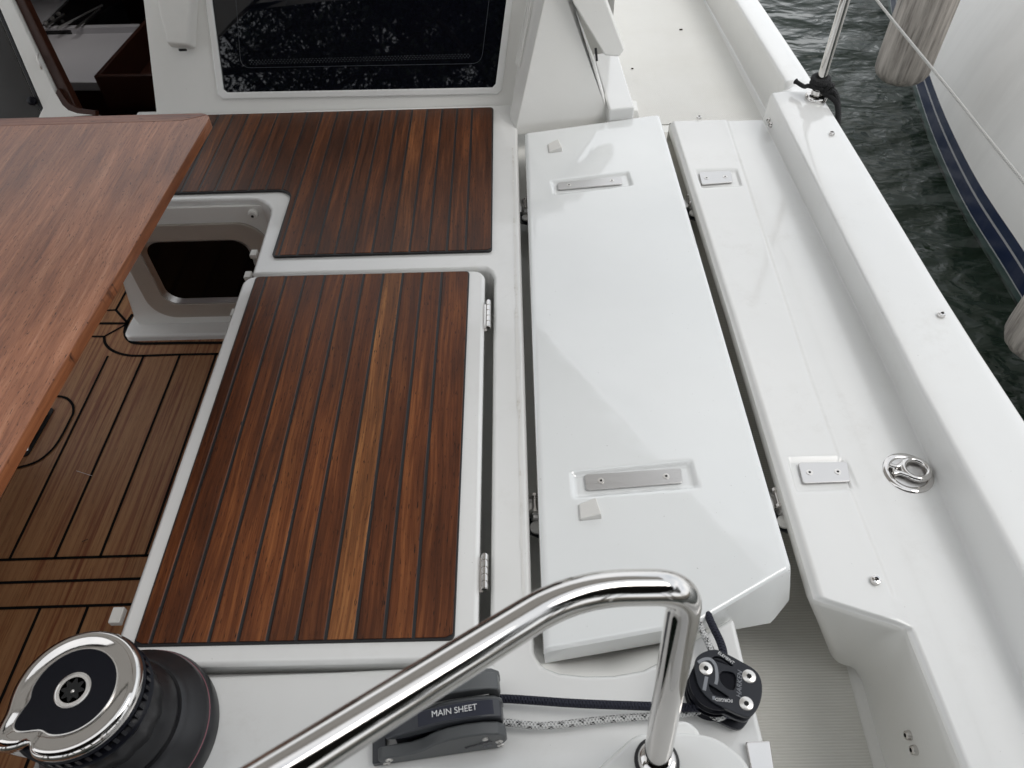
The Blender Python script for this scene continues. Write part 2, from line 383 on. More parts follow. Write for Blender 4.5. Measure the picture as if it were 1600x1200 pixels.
def tube_d(pts, r, n=16, cap=True):
    pts = [Vector(p) for p in pts]; m = len(pts); v = []; f = []; uv = {}
    T = [(pts[min(i+1, m-1)]-pts[max(i-1, 0)]).normalized() for i in range(m)]
    a, b, _ = frame(T[0]); lens = [0]
    for i in range(1, m): lens.append(lens[-1]+(pts[i]-pts[i-1]).length)
    for i in range(m):
        if i:
            q = T[i-1].rotation_difference(T[i]); a = q @ a; a = (a-T[i]*a.dot(T[i])).normalized()
        b = T[i].cross(a); rr = r[i] if isinstance(r, (list, tuple)) else r
        for k in range(n):
            an = 2*math.pi*k/n; v.append(pts[i]+a*(rr*math.cos(an))+b*(rr*math.sin(an)))
    for i in range(m-1):
        for k in range(n):
            j = (k+1) % n; fi = len(f); q = (i*n+k, i*n+j, (i+1)*n+j, (i+1)*n+k); f.append(q)
            u0, u1 = k/n, (k+1)/n
            for vi, c in zip(q, ((u0, lens[i]), (u1, lens[i]), (u1, lens[i+1]), (u0, lens[i+1]))): uv[(fi, vi)] = c
    if cap:
        for q in (tuple(range(n-1, -1, -1)), tuple(range((m-1)*n, m*n))):
            fi = len(f); f.append(q)
            for vi in q: uv[(fi, vi)] = (0, 0)
    return v, f, uv
def tube(name, pts, r, mat, parent=None, n=16):
    v, f, uv = tube_d(pts, r, n); return mk(name, v, f, mat, parent, smooth=True, uvs=uv, ang=60)
def grid(name, rows, mat, parent=None, ang=60, smooth=True):
    n = len(rows[0]); v = [p for r_ in rows for p in r_]
    f = [(i*n+j, i*n+j+1, (i+1)*n+j+1, (i+1)*n+j) for i in range(len(rows)-1) for j in range(n-1)]
    return mk(name, v, f, mat, parent, smooth=smooth, ang=ang)
def sstep(a, b, x):
    t = max(0., min(1., (x-a)/(b-a))); return t*t*(3-2*t)
def flat_shape(name, outline, holes, thick, o, xd, yd, mat, parent=None, bev=0):
    """2D outline with holes, filled and extruded, placed with axes xd, yd at o"""
    cu = bpy.data.curves.new('c', 'CURVE'); cu.dimensions = '2D'; cu.fill_mode = 'BOTH'; cu.extrude = thick/2; cu.bevel_depth = bev
    for pl in [outline]+holes:
        s = cu.splines.new('POLY'); s.points.add(len(pl)-1); s.use_cyclic_u = True
        for q, p in zip(s.points, pl): q.co = (p[0], p[1], 0, 1)
    return from_curve(name, cu, o, xd, yd, mat, parent)
def from_curve(name, cu, o, xd, yd, mat, parent):
    ob = bpy.data.objects.new('tmp', cu); COL.objects.link(ob); bpy.context.view_layer.update()
    me = bpy.data.meshes.new_from_object(ob.evaluated_get(bpy.context.evaluated_depsgraph_get())); bpy.data.objects.remove(ob)
    xd = Vector(xd).normalized(); yd = (Vector(yd)-xd*xd.dot(Vector(yd))).normalized(); zd = xd.cross(yd)
    v = [Vector(o)+xd*p.co.x+yd*p.co.y+zd*p.co.z for p in me.vertices]; f = [tuple(p.vertices) for p in me.polygons]
    bpy.data.meshes.remove(me)
    return mk(name, v, f, mat, parent)
def text(name, s, size, o, xd, yd, mat, parent, thick=.0004, cx='CENTER', shear=0, space=1.0):
    cu = bpy.data.curves.new('t', 'FONT'); cu.body = s; cu.size = size; cu.extrude = thick; cu.align_x = cx; cu.align_y = 'CENTER'; cu.shear = shear; cu.space_character = space
    return from_curve(name, cu, o, xd, yd, mat, parent)
def head_screw(name, c, n, r, parent, mat=SCREW, dome=.4):
    """countersunk hex socket screw; socket is a dark sub-part"""
    s = lathe(name, c, [(r, -.002), (r, r*.12), (r*.85, r*dome*.8), (r*.42, r*dome), (r*.40, r*dome*.3), (0, r*dome*.2)], mat, parent, n=20, ax=n)
    lathe("socket", Vector(c)+Vector(n).normalized()*r*dome*.3, [(r*.36, -.0005), (r*.36, .0006), (0, .0007)], DARKHOLE, s, n=6, ax=n)
    return s

# ================================================================== SETTING
# water
grid_r = [[(x, y, -1.2) for x in (-400, -60, 0, 1, 4, 8, 60, 400)] for y in (-5.2, 0, 2, 4, 8, 60, 400)]
tag(grid("water", grid_r, WATER), kind='structure')
grid("shore_ground", [[(x, y, z) for x in (-400, -20, 0, 20, 400)] for y, z in ((-5.2, -3), (-5.1, -.9), (-8, -.8), (-20, -.5), (-400, 0))], GROUND)
tag(bpy.data.objects["shore_ground"], kind='structure')

# cockpit floor --------------------------------------------------------
FZ = -.47
fl = mk("cockpit_floor", [(-2.6, -.6, FZ), (-.60, -.6, FZ), (-.60, 2.2, FZ), (-2.6, 2.2, FZ)], [(0, 1, 2, 3)], FLOORW, None); tag(fl, kind='structure')
def ribbon(m, pts, wd=.0075, z=FZ+.0012):
    pts = [Vector((p[0], p[1], z)) for p in pts]; n = len(pts); v = []
    for i in range(n):
        t = (pts[min(i+1, n-1)]-pts[max(i-1, 0)]).normalized(); s = Vector((-t.y, t.x, 0))*wd/2; v += [pts[i]+s, pts[i]-s]
    m.add(v, [(2*i, 2*i+1, 2*i+3, 2*i+2) for i in range(n-1)])
cm = MB()
yA, yB, yC, yD = P(90, 873, FZ).y, P(90, 909, FZ).y, P(90, 949, FZ).y, P(300, 553, FZ).y
for k in range(-2, 9):
    x = P(86, 872, FZ).x+.1*0
sx0 = P(86, 872, FZ).x; sp = P(156, 872, FZ).x-sx0
for k in range(-9, 4):
    x = sx0+k*sp
    if x > -.62: continue
    top = yD if x > -1.62 else 2.2
    ribbon(cm, [(x, yA), (x, top)], .0072)
    ribbon(cm, [(x+.018, -.6), (x+.018, yC)], .0072)
for y in (yA, yB, yC): ribbon(cm, [(-2.6, y-.012), (-.6, y+.006)], .0072)
S = 1/3.2
def z4(x, y): return P(x*S, 280+y*S, FZ)
ribbon(cm, spline([z4(1250, 872), z4(900, 878), z4(700, 884), z4(620, 878), z4(560, 856), z4(528, 824), z4(521, 788)], 6), .009)
ribbon(cm, [z4(521, 788), z4(455, 787), z4(300, 786)], .008); ribbon(cm, [z4(521, 788), z4(640, 722)], .008)
ribbon(cm, [z4(640, 722), z4(495, 722), z4(300, 722)], .010)
ribbon(cm, [z4(640, 722), z4(580, 655), z4(530, 657), z4(300, 660)], .008); ribbon(cm, [z4(580, 655), z4(640, 545), z4(680, 470)], .008)
ribbon(cm, spline([z4(665, 675), z4(641, 712), z4(626, 765), z4(645, 805), z4(700, 822), z4(900, 820), z4(1250, 818)], 6), .012)
mk("caulking", cm.v, cm.f, CAULKF, fl)
# floor hatch with its flush handle
fh = thing("floor_hatch", "rounded hatch let into the brown planked floor beside the table edge", "hatch", P(70, 680, FZ))
hm = MB()
def z5(x, y): return P(x/4, 600+y/4, FZ)
arc = spline([z5(-60, 330), z5(60, 190), z5(180, 110), z5(290, 78), z5(355, 78), z5(415, 90), z5(455, 130), z5(460, 180), z5(440, 225), z5(380, 340), z5(320, 420), z5(230, 488), z5(105, 527), z5(-20, 545), z5(-130, 520)], 6)
ribbon(hm, arc, .0075, FZ+.0022); mk("hatch_seam", hm.v, hm.f, CAULKF, fh)
h0, h1 = z5(300, 190), z5(172, 415)
dv = (h1-h0).normalized(); sv = Vector((dv.y, -dv.x, 0))
slot = [h0-dv*.01+sv*(.012*math.cos(a))-dv*(.012*math.sin(a)) for a in np.linspace(0, math.pi, 9)]+[h1+dv*.01-sv*(.012*math.cos(a))+dv*(.012*math.sin(a)) for a in np.linspace(0, math.pi, 9)]
prism("handle_slot", [p+Vector((0, 0, .0035)) for p in slot], .003, DARKHOLE, fh)
tube("handle", fillet([h0+Vector((0, 0, -.002)), h0+Vector((0, 0, .012))+dv*.01, h1+Vector((0, 0, .012))-dv*.01, h1+Vector((0, 0, -.002))], .008), .0065, CHROME, fh, 12)
# leaf litter on the floor
tag(tube("straw_fibre", spline([z5(480, 545)+Vector((0, 0, .002)), z5(520, 562)+Vector((0, 0, .006)), z5(580, 577)+Vector((0, 0, .002))], 6), .0006, INK, None, 6), "thin pale fibre lying on the brown planked floor", "fibre")
tag(tube("dark_twig", [z5(515, 988)+Vector((0, 0, .002)), z5(535, 982)+Vector((0, 0, .004)), z5(552, 972)+Vector((0, 0, .002))], .0009, BARK, None, 6), "tiny dark twig lying on the brown planked floor", "twig")

# side deck ------------------------------------------------------------
def deck_z(y): return -.06 if y > 2.12 else -.25+(y-.45)*(.19/1.67) if y > .3 else -.265
rows = []
for y in [4.8, 3.6, 2.6, 2.3, 2.12, 2.0]+[2.0-.1*k for k in range(1, 30)]:
    rows.append([(x, y, deck_z(y)) for x in (-.2, .1, .3, .5, .7, .96)])
sdk = grid("side_deck", rows, GELS); tag(sdk, kind='structure')
rows = []
for y in [4.6, 3.6, 2.6, 2.3, 2.13]: rows.append([(x, y, deck_z(y)+.0025) for x in (.30, .45, .6, .785-(y-2.13)*.02)])
grid("nonskid_panel", rows, NONSKID, sdk)
rows = []
for y in [2.09, 2.0]+[2.0-.1*k for k in range(1, 28)]: rows.append([(x, y, deck_z(y)+.0025) for x in (.10, .35, .5, .595)])
grid("nonskid_panel", rows, NONSKID2, sdk)

def interp_(tab, x):
    for (a, b_), (c, d) in zip(tab, tab[1:]):
        if x <= c: return b_+(d-b_)*(x-a)/(c-a)
    return tab[-1][1]
def stain():
    rnd = random.Random(3); v_ = []; n = 70
    for k in range(n+1):
        y = .50+1.42*k/n; w_ = .0012+.0022*rnd.random()*(1.6 if 20 < k < 50 else .8); x = -.0035+.0008*math.sin(k*.7); v_ += [(x-w_, y, .0007), (x+w_, y, .0007)]
    return v_, [(2*i, 2*i+1, 2*i+3, 2*i+2) for i in range(n)]
# cockpit deck moulding (seats, side strip, aft deck) ---------------------
def arcpts(cx, cy, r, a0, a1, n=6): return [(cx+r*math.cos(R(a0+(a1-a0)*i/n)), cy+r*math.sin(R(a0+(a1-a0)*i/n))) for i in range(n+1)]
ol = [(-1.19, 2.20), (-1.175, 1.705), (-.725, 1.705)]
ol += [(-.725+.075*math.sin(R(a)), 1.63+.075*math.cos(R(a))) for a in (0, 18, 36, 54, 72, 90)]
ol += [(-.645, 1.385), (-.075, 1.385)]+[(-.062, 1.372)]+[(-.056, 1.35)]
ol += [(-.058, .432), (-.30, .425), (-.69, .42), (-.72, .38), (-.725, .16), (.05, .14), (.06, -.5), (.345, -.5), (.342, .275), (.337, .50), (.300, .48), (.262, .460), (.225, .438), (.18, .418), (.135, .411), (.09, .411), (.05, .416), (.025, .426), (.013, .447), (.011, .52), (.012, 2.20)]
dk = prism("cockpit_moulding", [(x, y, 0) for x, y in ol], .468, GEL, None, bevel=.013, seg=4); tag(dk, kind='structure')
# locker well under the lid
mk("locker_well", [(-.62, .43, -.03), (-.09, .43, -.03), (-.09, 1.38, -.03), (-.62, 1.38, -.03), (-.62, .43, -.46), (-.62, 1.38, -.46), (-.09, .43, -.46), (-.09, 1.38, -.46)],
   [(0, 1, 2, 3), (0, 3, 5, 4), (1, 6, 7, 2)], GEL, dk)
rows = []
for k in range(25):
    t_ = k/24; q = []
    for i in range(25):
        x = .0125+(.338-.0125)*i/24; yr = interp_([(.0125, .455), (.05, .418), (.13, .413), (.22, .437), (.30, .481), (.338, .50)], x)
        q.append((x, yr-.012+t_*.35, -.016-.10*sstep(0, .35, t_)-.02*t_))
    rows.append(q)
grid("recess", rows, GELS, dk)
mk("stain_line", *stain(), GELG, dk)
# yellowish water stain line on the side strip
# helm console stands on the aft deck (see below)


def teak(parent, x0, seams, x1, ylow, yhigh, z, mat, shades, name="planks", cw=.0054, step=.012, sag=.0016):
    """one connected sheet: plank strips with caulk strips between, cut to ylow(x)..yhigh(x)"""
    edges = [x0]+seams+[x1]; v = []; f = []; mi = []; sh = []
    def col(x, zz):
        i = len(v); yl, yh = ylow(x), yhigh(x)
        v.append((x, yl, zz)); v.append((x, yh, zz)); return i
    prev = None
    for k in range(len(edges)-1):
        a = edges[k]+(cw/2 if k else 0); b_ = edges[k+1]-(cw/2 if k < len(edges)-2 else 0)
        n = max(2, int((b_-a)/step)+1)
        xs = [a+(b_-a)*i/n for i in range(n+1)]; cols = []
        # slightly rounded arris on each plank
        xs = [a, a+.0012]+xs[1:-1]+[b_-.0012, b_]
        for i, x in enumerate(xs): cols.append(col(x, z-(sag*.8 if i in (0, len(xs)-1) else 0)))
        if prev is not None:
            c0 = col(a-cw*.85, z-sag); c1 = col(a-cw*.15, z-sag)
            for p, q in ((prev, c0), (c0, c1), (c1, cols[0])): f.append((p, q, q+1, p+1)); mi.append(1); sh.append(.5)
        for p, q in zip(cols, cols[1:]): f.append((p, q, q+1, p+1)); mi.append(0); sh.append(shades[k % len(shades)])
        prev = cols[-1]
    # edge skirt
    base = origin(parent)
    o = mk(name, v, f, [mat, CAULK], parent, matidx=mi, shade=sh)
    md = o.modifiers.new('solid', 'SOLIDIFY'); md.thickness = .006; md.offset = -1
    return o
# --- locker lid
lid = thing("locker_lid", "hinged seat locker lid, white rounded rim around a teak planked inset", "locker lid", (-.36, .90, 0))
LX0, LX1, LY0, LY1 = -.652, -.076, .431, 1.362
def rrect(x0, y0, x1, y1, r, n=6):
    rr = r if isinstance(r, (list, tuple)) else [r]*4
    return arcpts(x0+rr[0], y0+rr[0], rr[0], 180, 270, n)+arcpts(x1-rr[1], y0+rr[1], rr[1], 270, 360, n)+arcpts(x1-rr[2], y1-rr[2], rr[2], 0, 90, n)+arcpts(x0+rr[3], y1-rr[3], rr[3], 90, 180, n)
prism("rim", [(x, y, .016) for x, y in rrect(LX0, LY0, LX1, LY1, [.02, .012, .03, .03])], .040, GEL, lid, bevel=.009, seg=4)
pz = .0215
bx = rrect(-.629, .460, -.108, 1.360-.012, .012)
prism("border", [(x, y, pz-.0022) for x, y in rrect(-.6215, .462, -.1125, 1.3545, .010)], .005, CAULK, lid, bevel=.0015, seg=2)
def corner_y(x, x0, x1, y, r, sgn):
    d = 0
    if x < x0+r: d = r-math.sqrt(max(0, r*r-(x0+r-x)**2))
    if x > x1-r: d = r-math.sqrt(max(0, r*r-(x-x1+r)**2))
    return y+sgn*d
lx0, lx1 = -.6185, -.1155
sm = [lx1-.062-.0463*k for k in range(10)][::-1]
sm = [s for s in sm if s > lx0+.008]
shd = [.30, .40, .50, .58, .46, .54, .36, .96, .34, .54, .42]
shd = shd[-(len(sm)+1):] if len(sm)+1 <= len(shd) else [.4]*(len(sm)+1-len(shd))+shd
teak(lid, lx0, sm, lx1, lambda x: corner_y(x, lx0, lx1, .4665, .009, 1), lambda x: corner_y(x, lx0, lx1, 1.351, .009, -1), pz, TEAK, shd)
def hinge(pu, pv0, pv1, label=None):
    a = P(pu[0], pv0, .016); b_ = P(pu[1], pv1, .016); a.x = b_.x = -.067; n = 5; ln = (b_-a).length; d = (b_-a).normalized()
    h = lathe("hinge", a, [(.0045, 0), (.0045, ln)], CHROME, lid, n=12, ax=d)
    for k in range(n):
        c = a+d*(ln*(k+.08)/n); lathe("knuckle", c, [(.0040, 0), (.0060, .001), (.0060, ln/n*.84), (.0040, ln/n*.9)], CHROME, h, n=14, ax=d)
    obox("leaf", (a+b_)/2+Vector((-.010, 0, -.0115)), (.008, 0, 0), (0, ln/2, 0), (0, 0, .001), CHROME, h)
hinge((765, 764), 470, 512); hinge((757, 756), 866, 921)
# catches seen along the inboard edge
def catch(u, v, z, s=.012, par=None, nm="catch"):
    c = P(u, v, z); return obox(nm, c, (s*.7, 0, 0), (0, s, 0), (0, 0, s*.5), PLAST, par, bevel=.002)
catch(367, 490, -.02, .012, lid); catch(184, 963, -.02, .014, lid)
lathe("buffer", P(274, 746, -.02)+Vector((.010, 0, 0)), [(.009, -.016), (.011, -.012), (.011, 0), (.008, .003)], PLAST, lid, n=20, ax=(-1, 0, 0))
lathe("stud", P(292, 696, -.02)+Vector((.006, 0, 0)), [(.004, -.01), (.004, 0), (.002, .002)], CHROME, lid, n=12, ax=(-1, 0, 0))
catch(397, 397, -.035, .012, dk, "catch"); catch(388, 431, -.03, .012, dk, "catch")

# --- forward seat panel (L shape)
fp = thing("seat_planking", "L shaped dark teak planked seat panel in front of the cabin window", "teak panel", (-.5, 1.8, 0))
fx0, fx1 = -1.165, -.064
def flow(x, g=0):
    xa, xb = -.622+g, -.600+g
    r = .045
    if x > -.602-g: return corner_y(x, -.602-g, fx1+g, 1.4475-g, .010, 1)
    xc = -.602-g
    # convex white corner of radius r at (xc, 1.733)
    if x > xc-r: return 1.733-g-(r-math.sqrt(max(0, r*r-(x-xc+r)**2)))-.0
    return 1.733-g
fhigh = lambda x, g=0: corner_y(x, -2, fx1+g, 2.143+g-(x+.06)*.004, .014, -1)
sm2 = [fx1-.062-.0463*k for k in range(24)][::-1]; sm2 = [s for s in sm2 if s > fx0+.01]
random.seed(5)
sh2 = [min(.78, max(.08, random.gauss(.44, .16))) for _ in range(len(sm2)+1)]
# densify columns near the notch so that its round corner reads
teak(fp, fx0, sm2, fx1, lambda x: flow(x), lambda x: fhigh(x), .0085, TEAKF, sh2, step=.006)
xs = sorted(set([fx0-.003]+[fx0+.05*k for k in range(1, 9)]+[-.70+.003*k for k in range(0, 40)]+[-.602-.0035, -.602-.0034]+[-.55+.05*k for k in range(0, 9)]+[fx1-.012+.003*k for k in range(0, 6)]+[fx1+.0035]))
xs = [x for x in xs if x <= fx1+.00351]
v = []; f = []
for x in xs: v += [(x, flow(x, .0035), .0072), (x, fhigh(x, .0035), .0072), (x, flow(x, .0035), .0008), (x, fhigh(x, .0035), .0008)]
for i in range(len(xs)-1):
    k = 4*i; f += [(k, k+4, k+5, k+1), (k, k+2, k+6, k+4), (k+1, k+5, k+7, k+3)]
k = 4*(len(xs)-1); f += [(k, k+1, k+3, k+2)]
mk("border", v, f, CAULK, fp)

# ================================================================== NICHE WITH PORT
NY = 1.695
niche = thing("port_niche", "white moulded locker end with a steel framed dark port below the seat", "niche", (-.9, NY, FZ))
def nf(u, v, dy=0): return PY(u, v, NY+dy)
# face built as a plate around the port opening
fo = [(-1.165, -.02), (-1.175, -.25), (-1.205, FZ+.045), (-1.20, FZ+.02), (-.60, FZ+.02), (-.60, -.02)]
pc = [nf(x*S, 280+y*S) for x, y in ((650, 440), (720, 600), (760, 650), (870, 683), (1180, 675), (1270, 640), (1330, 520), (1340, 380), (1310, 300), (1260, 245), (1180, 217), (1000, 213), (800, 215), (640, 225))]
P0 = PY(300, 420, NY)
ox0, ox1, oz0, oz1 = -1.135, -.705, -.415, -.072
def rr2(x0, z0, x1, z1, r, n=8): return rrect(x0, z0, x1, z1, r, n)
flat_shape("face", fo, [rr2(ox0+.004, oz0+.004, ox1-.004, oz1-.004, .07)], .012, (0, NY+.008, 0), (1, 0, 0), (0, 0, 1), GELS, niche, .001)
port = flat_shape("port_frame", rr2(ox0, oz0, ox1, oz1, .075), [rr2(ox0+.052, oz0+.05, ox1-.052, oz1-.05, .05)], .006, (0, NY-.002, 0), (1, 0, 0), (0, 0, 1), PORTF, niche, .002)
# bevelled inner ring leading back to the glass
ra, rb = rr2(ox0+.052, oz0+.05, ox1-.052, oz1-.05, .05), rr2(ox0+.068, oz0+.066, ox1-.068, oz1-.066, .045)
ring = [[(x, NY-.004, z) for x, z in ra+ra[:1]], [(x, NY+.0085, z) for x, z in rb+rb[:1]]]
grid("inner_ring", ring, BRUSH, port)
prism("pane", [(x, NY+.0075, z) for x, z in rr2(ox0+.060, oz0+.058, ox1-.060, oz1-.058, .045)], .002, PORTG, port, axis=(0, 1, 0))
tc_ = nf(289, 355, -.006)
text("maker_mark", "Lewmar", .012, tc_, (1, 0, 0), (0, 0, 1), INKG, port)
bo = rr2(-.020, -.0068, .020, .0068, .005, 4); bi = rr2(-.0188, -.0056, .0188, .0056, .004, 4)
flat_shape("maker_outline", bo, [bi], .0006, tc_, (1, 0, 0), (0, 0, 1), INKG, port)
# foot moulding on the floor
prism("foot", [(x, y, FZ+.022) for x, y in [(-1.235, NY+.06), (-1.238, NY-.010)]+arcpts(-1.213, NY-.028, .025, 180, 270, 5)[1:]+[(-.60, NY-.052), (-.60, NY+.06)]], .03, GEL, niche, bevel=.009, seg=3)
# outboard cheek that joins the face to the moulding
mk("cheek", [(-1.165, NY, -.02), (-1.175, NY, -.25), (-1.205, NY, FZ+.045), (-1.205, NY+.3, FZ+.045), (-1.175, NY+.3, -.25), (-1.165, NY+.3, -.02)], [(0, 1, 4, 5), (1, 2, 3, 4)], GELS, niche)
kb = nf(396, 334, -.002)
kn = lathe("button", kb, [(.0, .012), (.010, .012), (.0135, .009), (.0145, .002), (.0145, -.004)], PLAST, niche, n=24, ax=(0, -1, .1))
lathe("hole", kb+Vector((0, -.0125, 0)), [(.004, -.001), (.004, .0006), (0, .0007)], DARKHOLE, kn, n=14, ax=(0, -1, .1))

# ================================================================== CABIN BULKHEAD
T = R(30); BN = (0, -math.cos(T), math.sin(T)); B0 = tuple(P(600, 173, 0)+Vector((0, .012, 0)))
BX = Vector((1, 0, 0)); BU = Vector((0, math.sin(T), math.cos(T)))   # in-plane axes
def bp(u, v): return PL(u, v, B0, BN)
def b2(u, v):
    p = bp(u, v)-Vector(B0); return (p.x, p.dot(BU))
cab = thing("cabin", "white cabin end with raked window, companionway opening and moulded side wing", "cabin", (-.5, 2.2, 0))
top = .78
e0 = b2(245, 175); e1 = b2(225, 0)
exl = lambda h: e0[0]+(e1[0]-e0[0])*(h-e0[1])/(e1[1]-e0[1])
wb = b2(350, 145); wb2 = b2(775, 137); wt = b2(331, 0); wt2 = b2(790, 0)
def lx(a, b, h): return a[0]+(b[0]-a[0])*(h-a[1])/(b[1]-a[1])
fl_in = b2(102, 176); fl_in2 = b2(19, 0); fl_o = b2(72, 178); fl_o2 = b2(0, 10)
br = b2(799, 150); br2 = b2(826, 0)
hw = .62
win = [(lx(wb, wt, wb[1])+.012, wb[1]), (wb2[0]-.012, wb2[1]), (wb2[0], wb2[1]+.012), (lx(wb2, wt2, hw)+.01, hw), (lx(wb, wt, hw), hw), (wb[0], wb[1]+.012)]
def grow(poly, g):
    cx = sum(p[0] for p in poly)/len(poly); cy = sum(p[1] for p in poly)/len(poly)
    return [(x+(g if x > cx else -g), y+(g if y > cy else -g)) for x, y in poly]
wallo = [(exl(-.02), -.03), (br[0], -.03), (lx(br, br2, top), top), (-2.6, top), (-2.6, -.03), (lx(fl_o, fl_o2, -.03), -.03), (lx(fl_o, fl_o2, top-.1), top-.1), (exl(top-.1), top-.1)]
flat_shape("wall", wallo, [grow(win, .004)], .03, Vector(B0)-Vector(BN)*.016, BX, BU, GELS, cab, .0015)
# raised rounded lip round the window
lip = [Vector(B0)+BX*x+BU*y+Vector(BN)*-.002 for x, y in grow(win, .016)]; lip = lip+lip[:1]
win_p = mk("window", *(lambda g: (g.v, g.f))((lambda: (lambda m: (m.add([Vector(B0)+BX*x+BU*y+Vector(BN)*.0 for x, y in grow(win, .012)]+[Vector(B0)+BX*x+BU*y-Vector(BN)*.007 for x, y in grow(win, .001)], [(i, (i+1) % 6, (i+1) % 6+6, i+6) for i in range(6)])))(MB()))()), GEL, cab, smooth=True)
gp = flat_shape("pane", grow(win, .002), [], .004, Vector(B0)-Vector(BN)*.006, BX, BU, GLASS, win_p)
flat_shape("window_lip", grow(win, .015), [grow(win, .003)], .004, Vector(B0)+Vector(BN)*.001, BX, BU, GEL, cab, .004)
# etched dotted outline of the inner frame
ins = [b2(372, 0), b2(378, 102), b2(384, 110), b2(395, 113), b2(560, 107), b2(752, 102)]
q0, q1, q2_, q3 = b2(368, 0), b2(376, 106), b2(752, 99), b2(764, 0)
pth = [Vector(B0)+BX*x+BU*y-Vector(BN)*.0035 for x, y in (q0, q1, q2_, q3)]
mm = MB(); fpth = fillet(pth, .03, 6); vv, ff, _ = tube_d(fpth, .0008, 6); mm.add(vv, ff)
mk("frit_line", mm.v, mm.f, GREYL, win_p)
dm = MB()
for k in range(70):
    for j in range(3):
        x = q1[0]+.03+(q2_[0]-q1[0]-.06)*(k+.5*(j % 2))/70; y = q1[1]+.010+.005*j
        c = Vector(B0)+BX*x+BU*y-Vector(BN)*.0036; s_ = .0011
        dm.add([c-BX*s_-BU*s_, c+BX*s_-BU*s_, c+BX*s_+BU*s_, c-BX*s_+BU*s_], [(0, 1, 2, 3)])
mk("frit_dots", dm.v, dm.f, GREYP, win_p)
# companionway: mahogany trim, white frame, gasket and smoked panel
def strip(name, a, a2, b_, b2_, off, mat, th=.02, par=cab, h0=-.03, h1=.66):
    pts = [(lx(a, a2, h0), h0), (lx(b_, b2_, h0), h0), (lx(b_, b2_, h1), h1), (lx(a, a2, h1), h1)]
    return prism(name, [Vector(B0)+BX*x+BU*y+Vector(BN)*off for x, y in pts], th, mat, par, bevel=.004, seg=2, axis=tuple(-Vector(BN)))
sh_ = lambda q, d: (q[0]+d, q[1])
strip("door_frame", fl_o, fl_o2, fl_in, fl_in2, .006, GELS, .05)
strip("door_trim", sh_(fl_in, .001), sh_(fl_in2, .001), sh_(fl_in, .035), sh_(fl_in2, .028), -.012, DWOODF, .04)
strip("gasket", sh_(fl_o, -.014), sh_(fl_o2, -.014), sh_(fl_o, -.001), sh_(fl_o2, -.001), .004, BLACK, .03)
strip("smoked_panel", (-2.4, 0), (-2.4, 1), sh_(fl_o, -.015), sh_(fl_o2, -.015), .006, GLASS2, .02)
lathe("panel_knob", bp(53, 158)+Vector(BN)*.008, [(.013, 0), (.013, .008), (.008, .012), (0, .013)], BLACKG, cab, n=18, ax=BN)
tube("trim_handle", fillet([bp(58, 84)+Vector(BN)*-.004, bp(61, 90)+Vector(BN)*.012, bp(67, 104)+Vector(BN)*.012, bp(66, 112)+Vector(BN)*-.004], .01), .003, SCREW, cab, 8)
prism("frame_corner", [bp(*q)+Vector(BN)*.0065 for q in ((84, 138), (92, 152), (99, 164), (108, 172), (122, 177), (150, 180), (60, 186))], .045, GELS, cab, axis=tuple(-Vector(BN)), bevel=.003, seg=2)
prism("trim_corner", [bp(*q)+Vector(BN)*.0045 for q in ((92, 138), (101, 152), (109, 162), (122, 169), (150, 173), (150, 186), (70, 184))], .02, DWOODF, cab, axis=tuple(-Vector(BN)))
# sill below the opening
obox("sill", Vector((-1.62, 2.165, -.13)), (.45, 0, 0), (0, .03, 0), (0, 0, .035), GELS, cab, bevel=.008)
# instrument pod on the wall
pod = thing("instrument_pod", "white plastic instrument pod mounted on the wall left of the window", "instrument pod", bp(285, 60))
pb = [b2(266, 70), b2(300, 76), b2(306, 0), b2(252, 0)]
lo = [(lx(b2(262, 62), b2(250, 0), .0), 0)]
pl_, pr_ = (b2(264, 66), b2(250, 0)), (b2(302, 72), b2(307, 0))
bt = b2(283, 70)[1]
quad = [(lx(*pl_, bt)+.010, bt), (lx(*pr_, bt), bt-.006), (lx(*pr_, .52), .52), (lx(*pl_, .52), .52)]
fr = [Vector(B0)+BX*x+BU*y+Vector(BN)*.042 for x, y in quad]; bk = [Vector(B0)+BX*(x)+BU*(y) for x, y in grow(quad, .008)]
mk("housing", fr+bk, [(0, 1, 2, 3), (0, 4, 5, 1), (1, 5, 6, 2), (2, 6, 7, 3), (3, 7, 4, 0), (7, 6, 5, 4)], PLAST, pod, bevel=.008, seg=3)
obox("outlet", bp(290, 77)+Vector(BN)*.022+BU*-.004, (.010, 0, 0), tuple(BU*.003), tuple(Vector(BN)*.006), DARKHOLE, pod)
# moulded wing (aft face of the coachroof side)
A0 = Vector((.0, 2.03, 0)); AN = Vector((.10, -math.cos(R(20)), math.sin(R(20)))).normalized()
def ap(u, v): return PL(u, v, A0, AN)
wv_ = [ap(803, 207), ap(952, 188), ap(997, 184), ap(995, 178), ap(950, 170), ap(890, 0), ap(820, -220), ap(905, -220), ap(850, 0)]
wv_ = [ap(803, 212), ap(1000, 186), ap(997, 172), ap(948, 168), ap(931, 106), ap(890, 0), ap(862, -75), ap(868, -75), ap(850, 0)]
prism("wing", wv_, .05, GELS, cab, bevel=.010, seg=4, axis=(0, 1, .1))
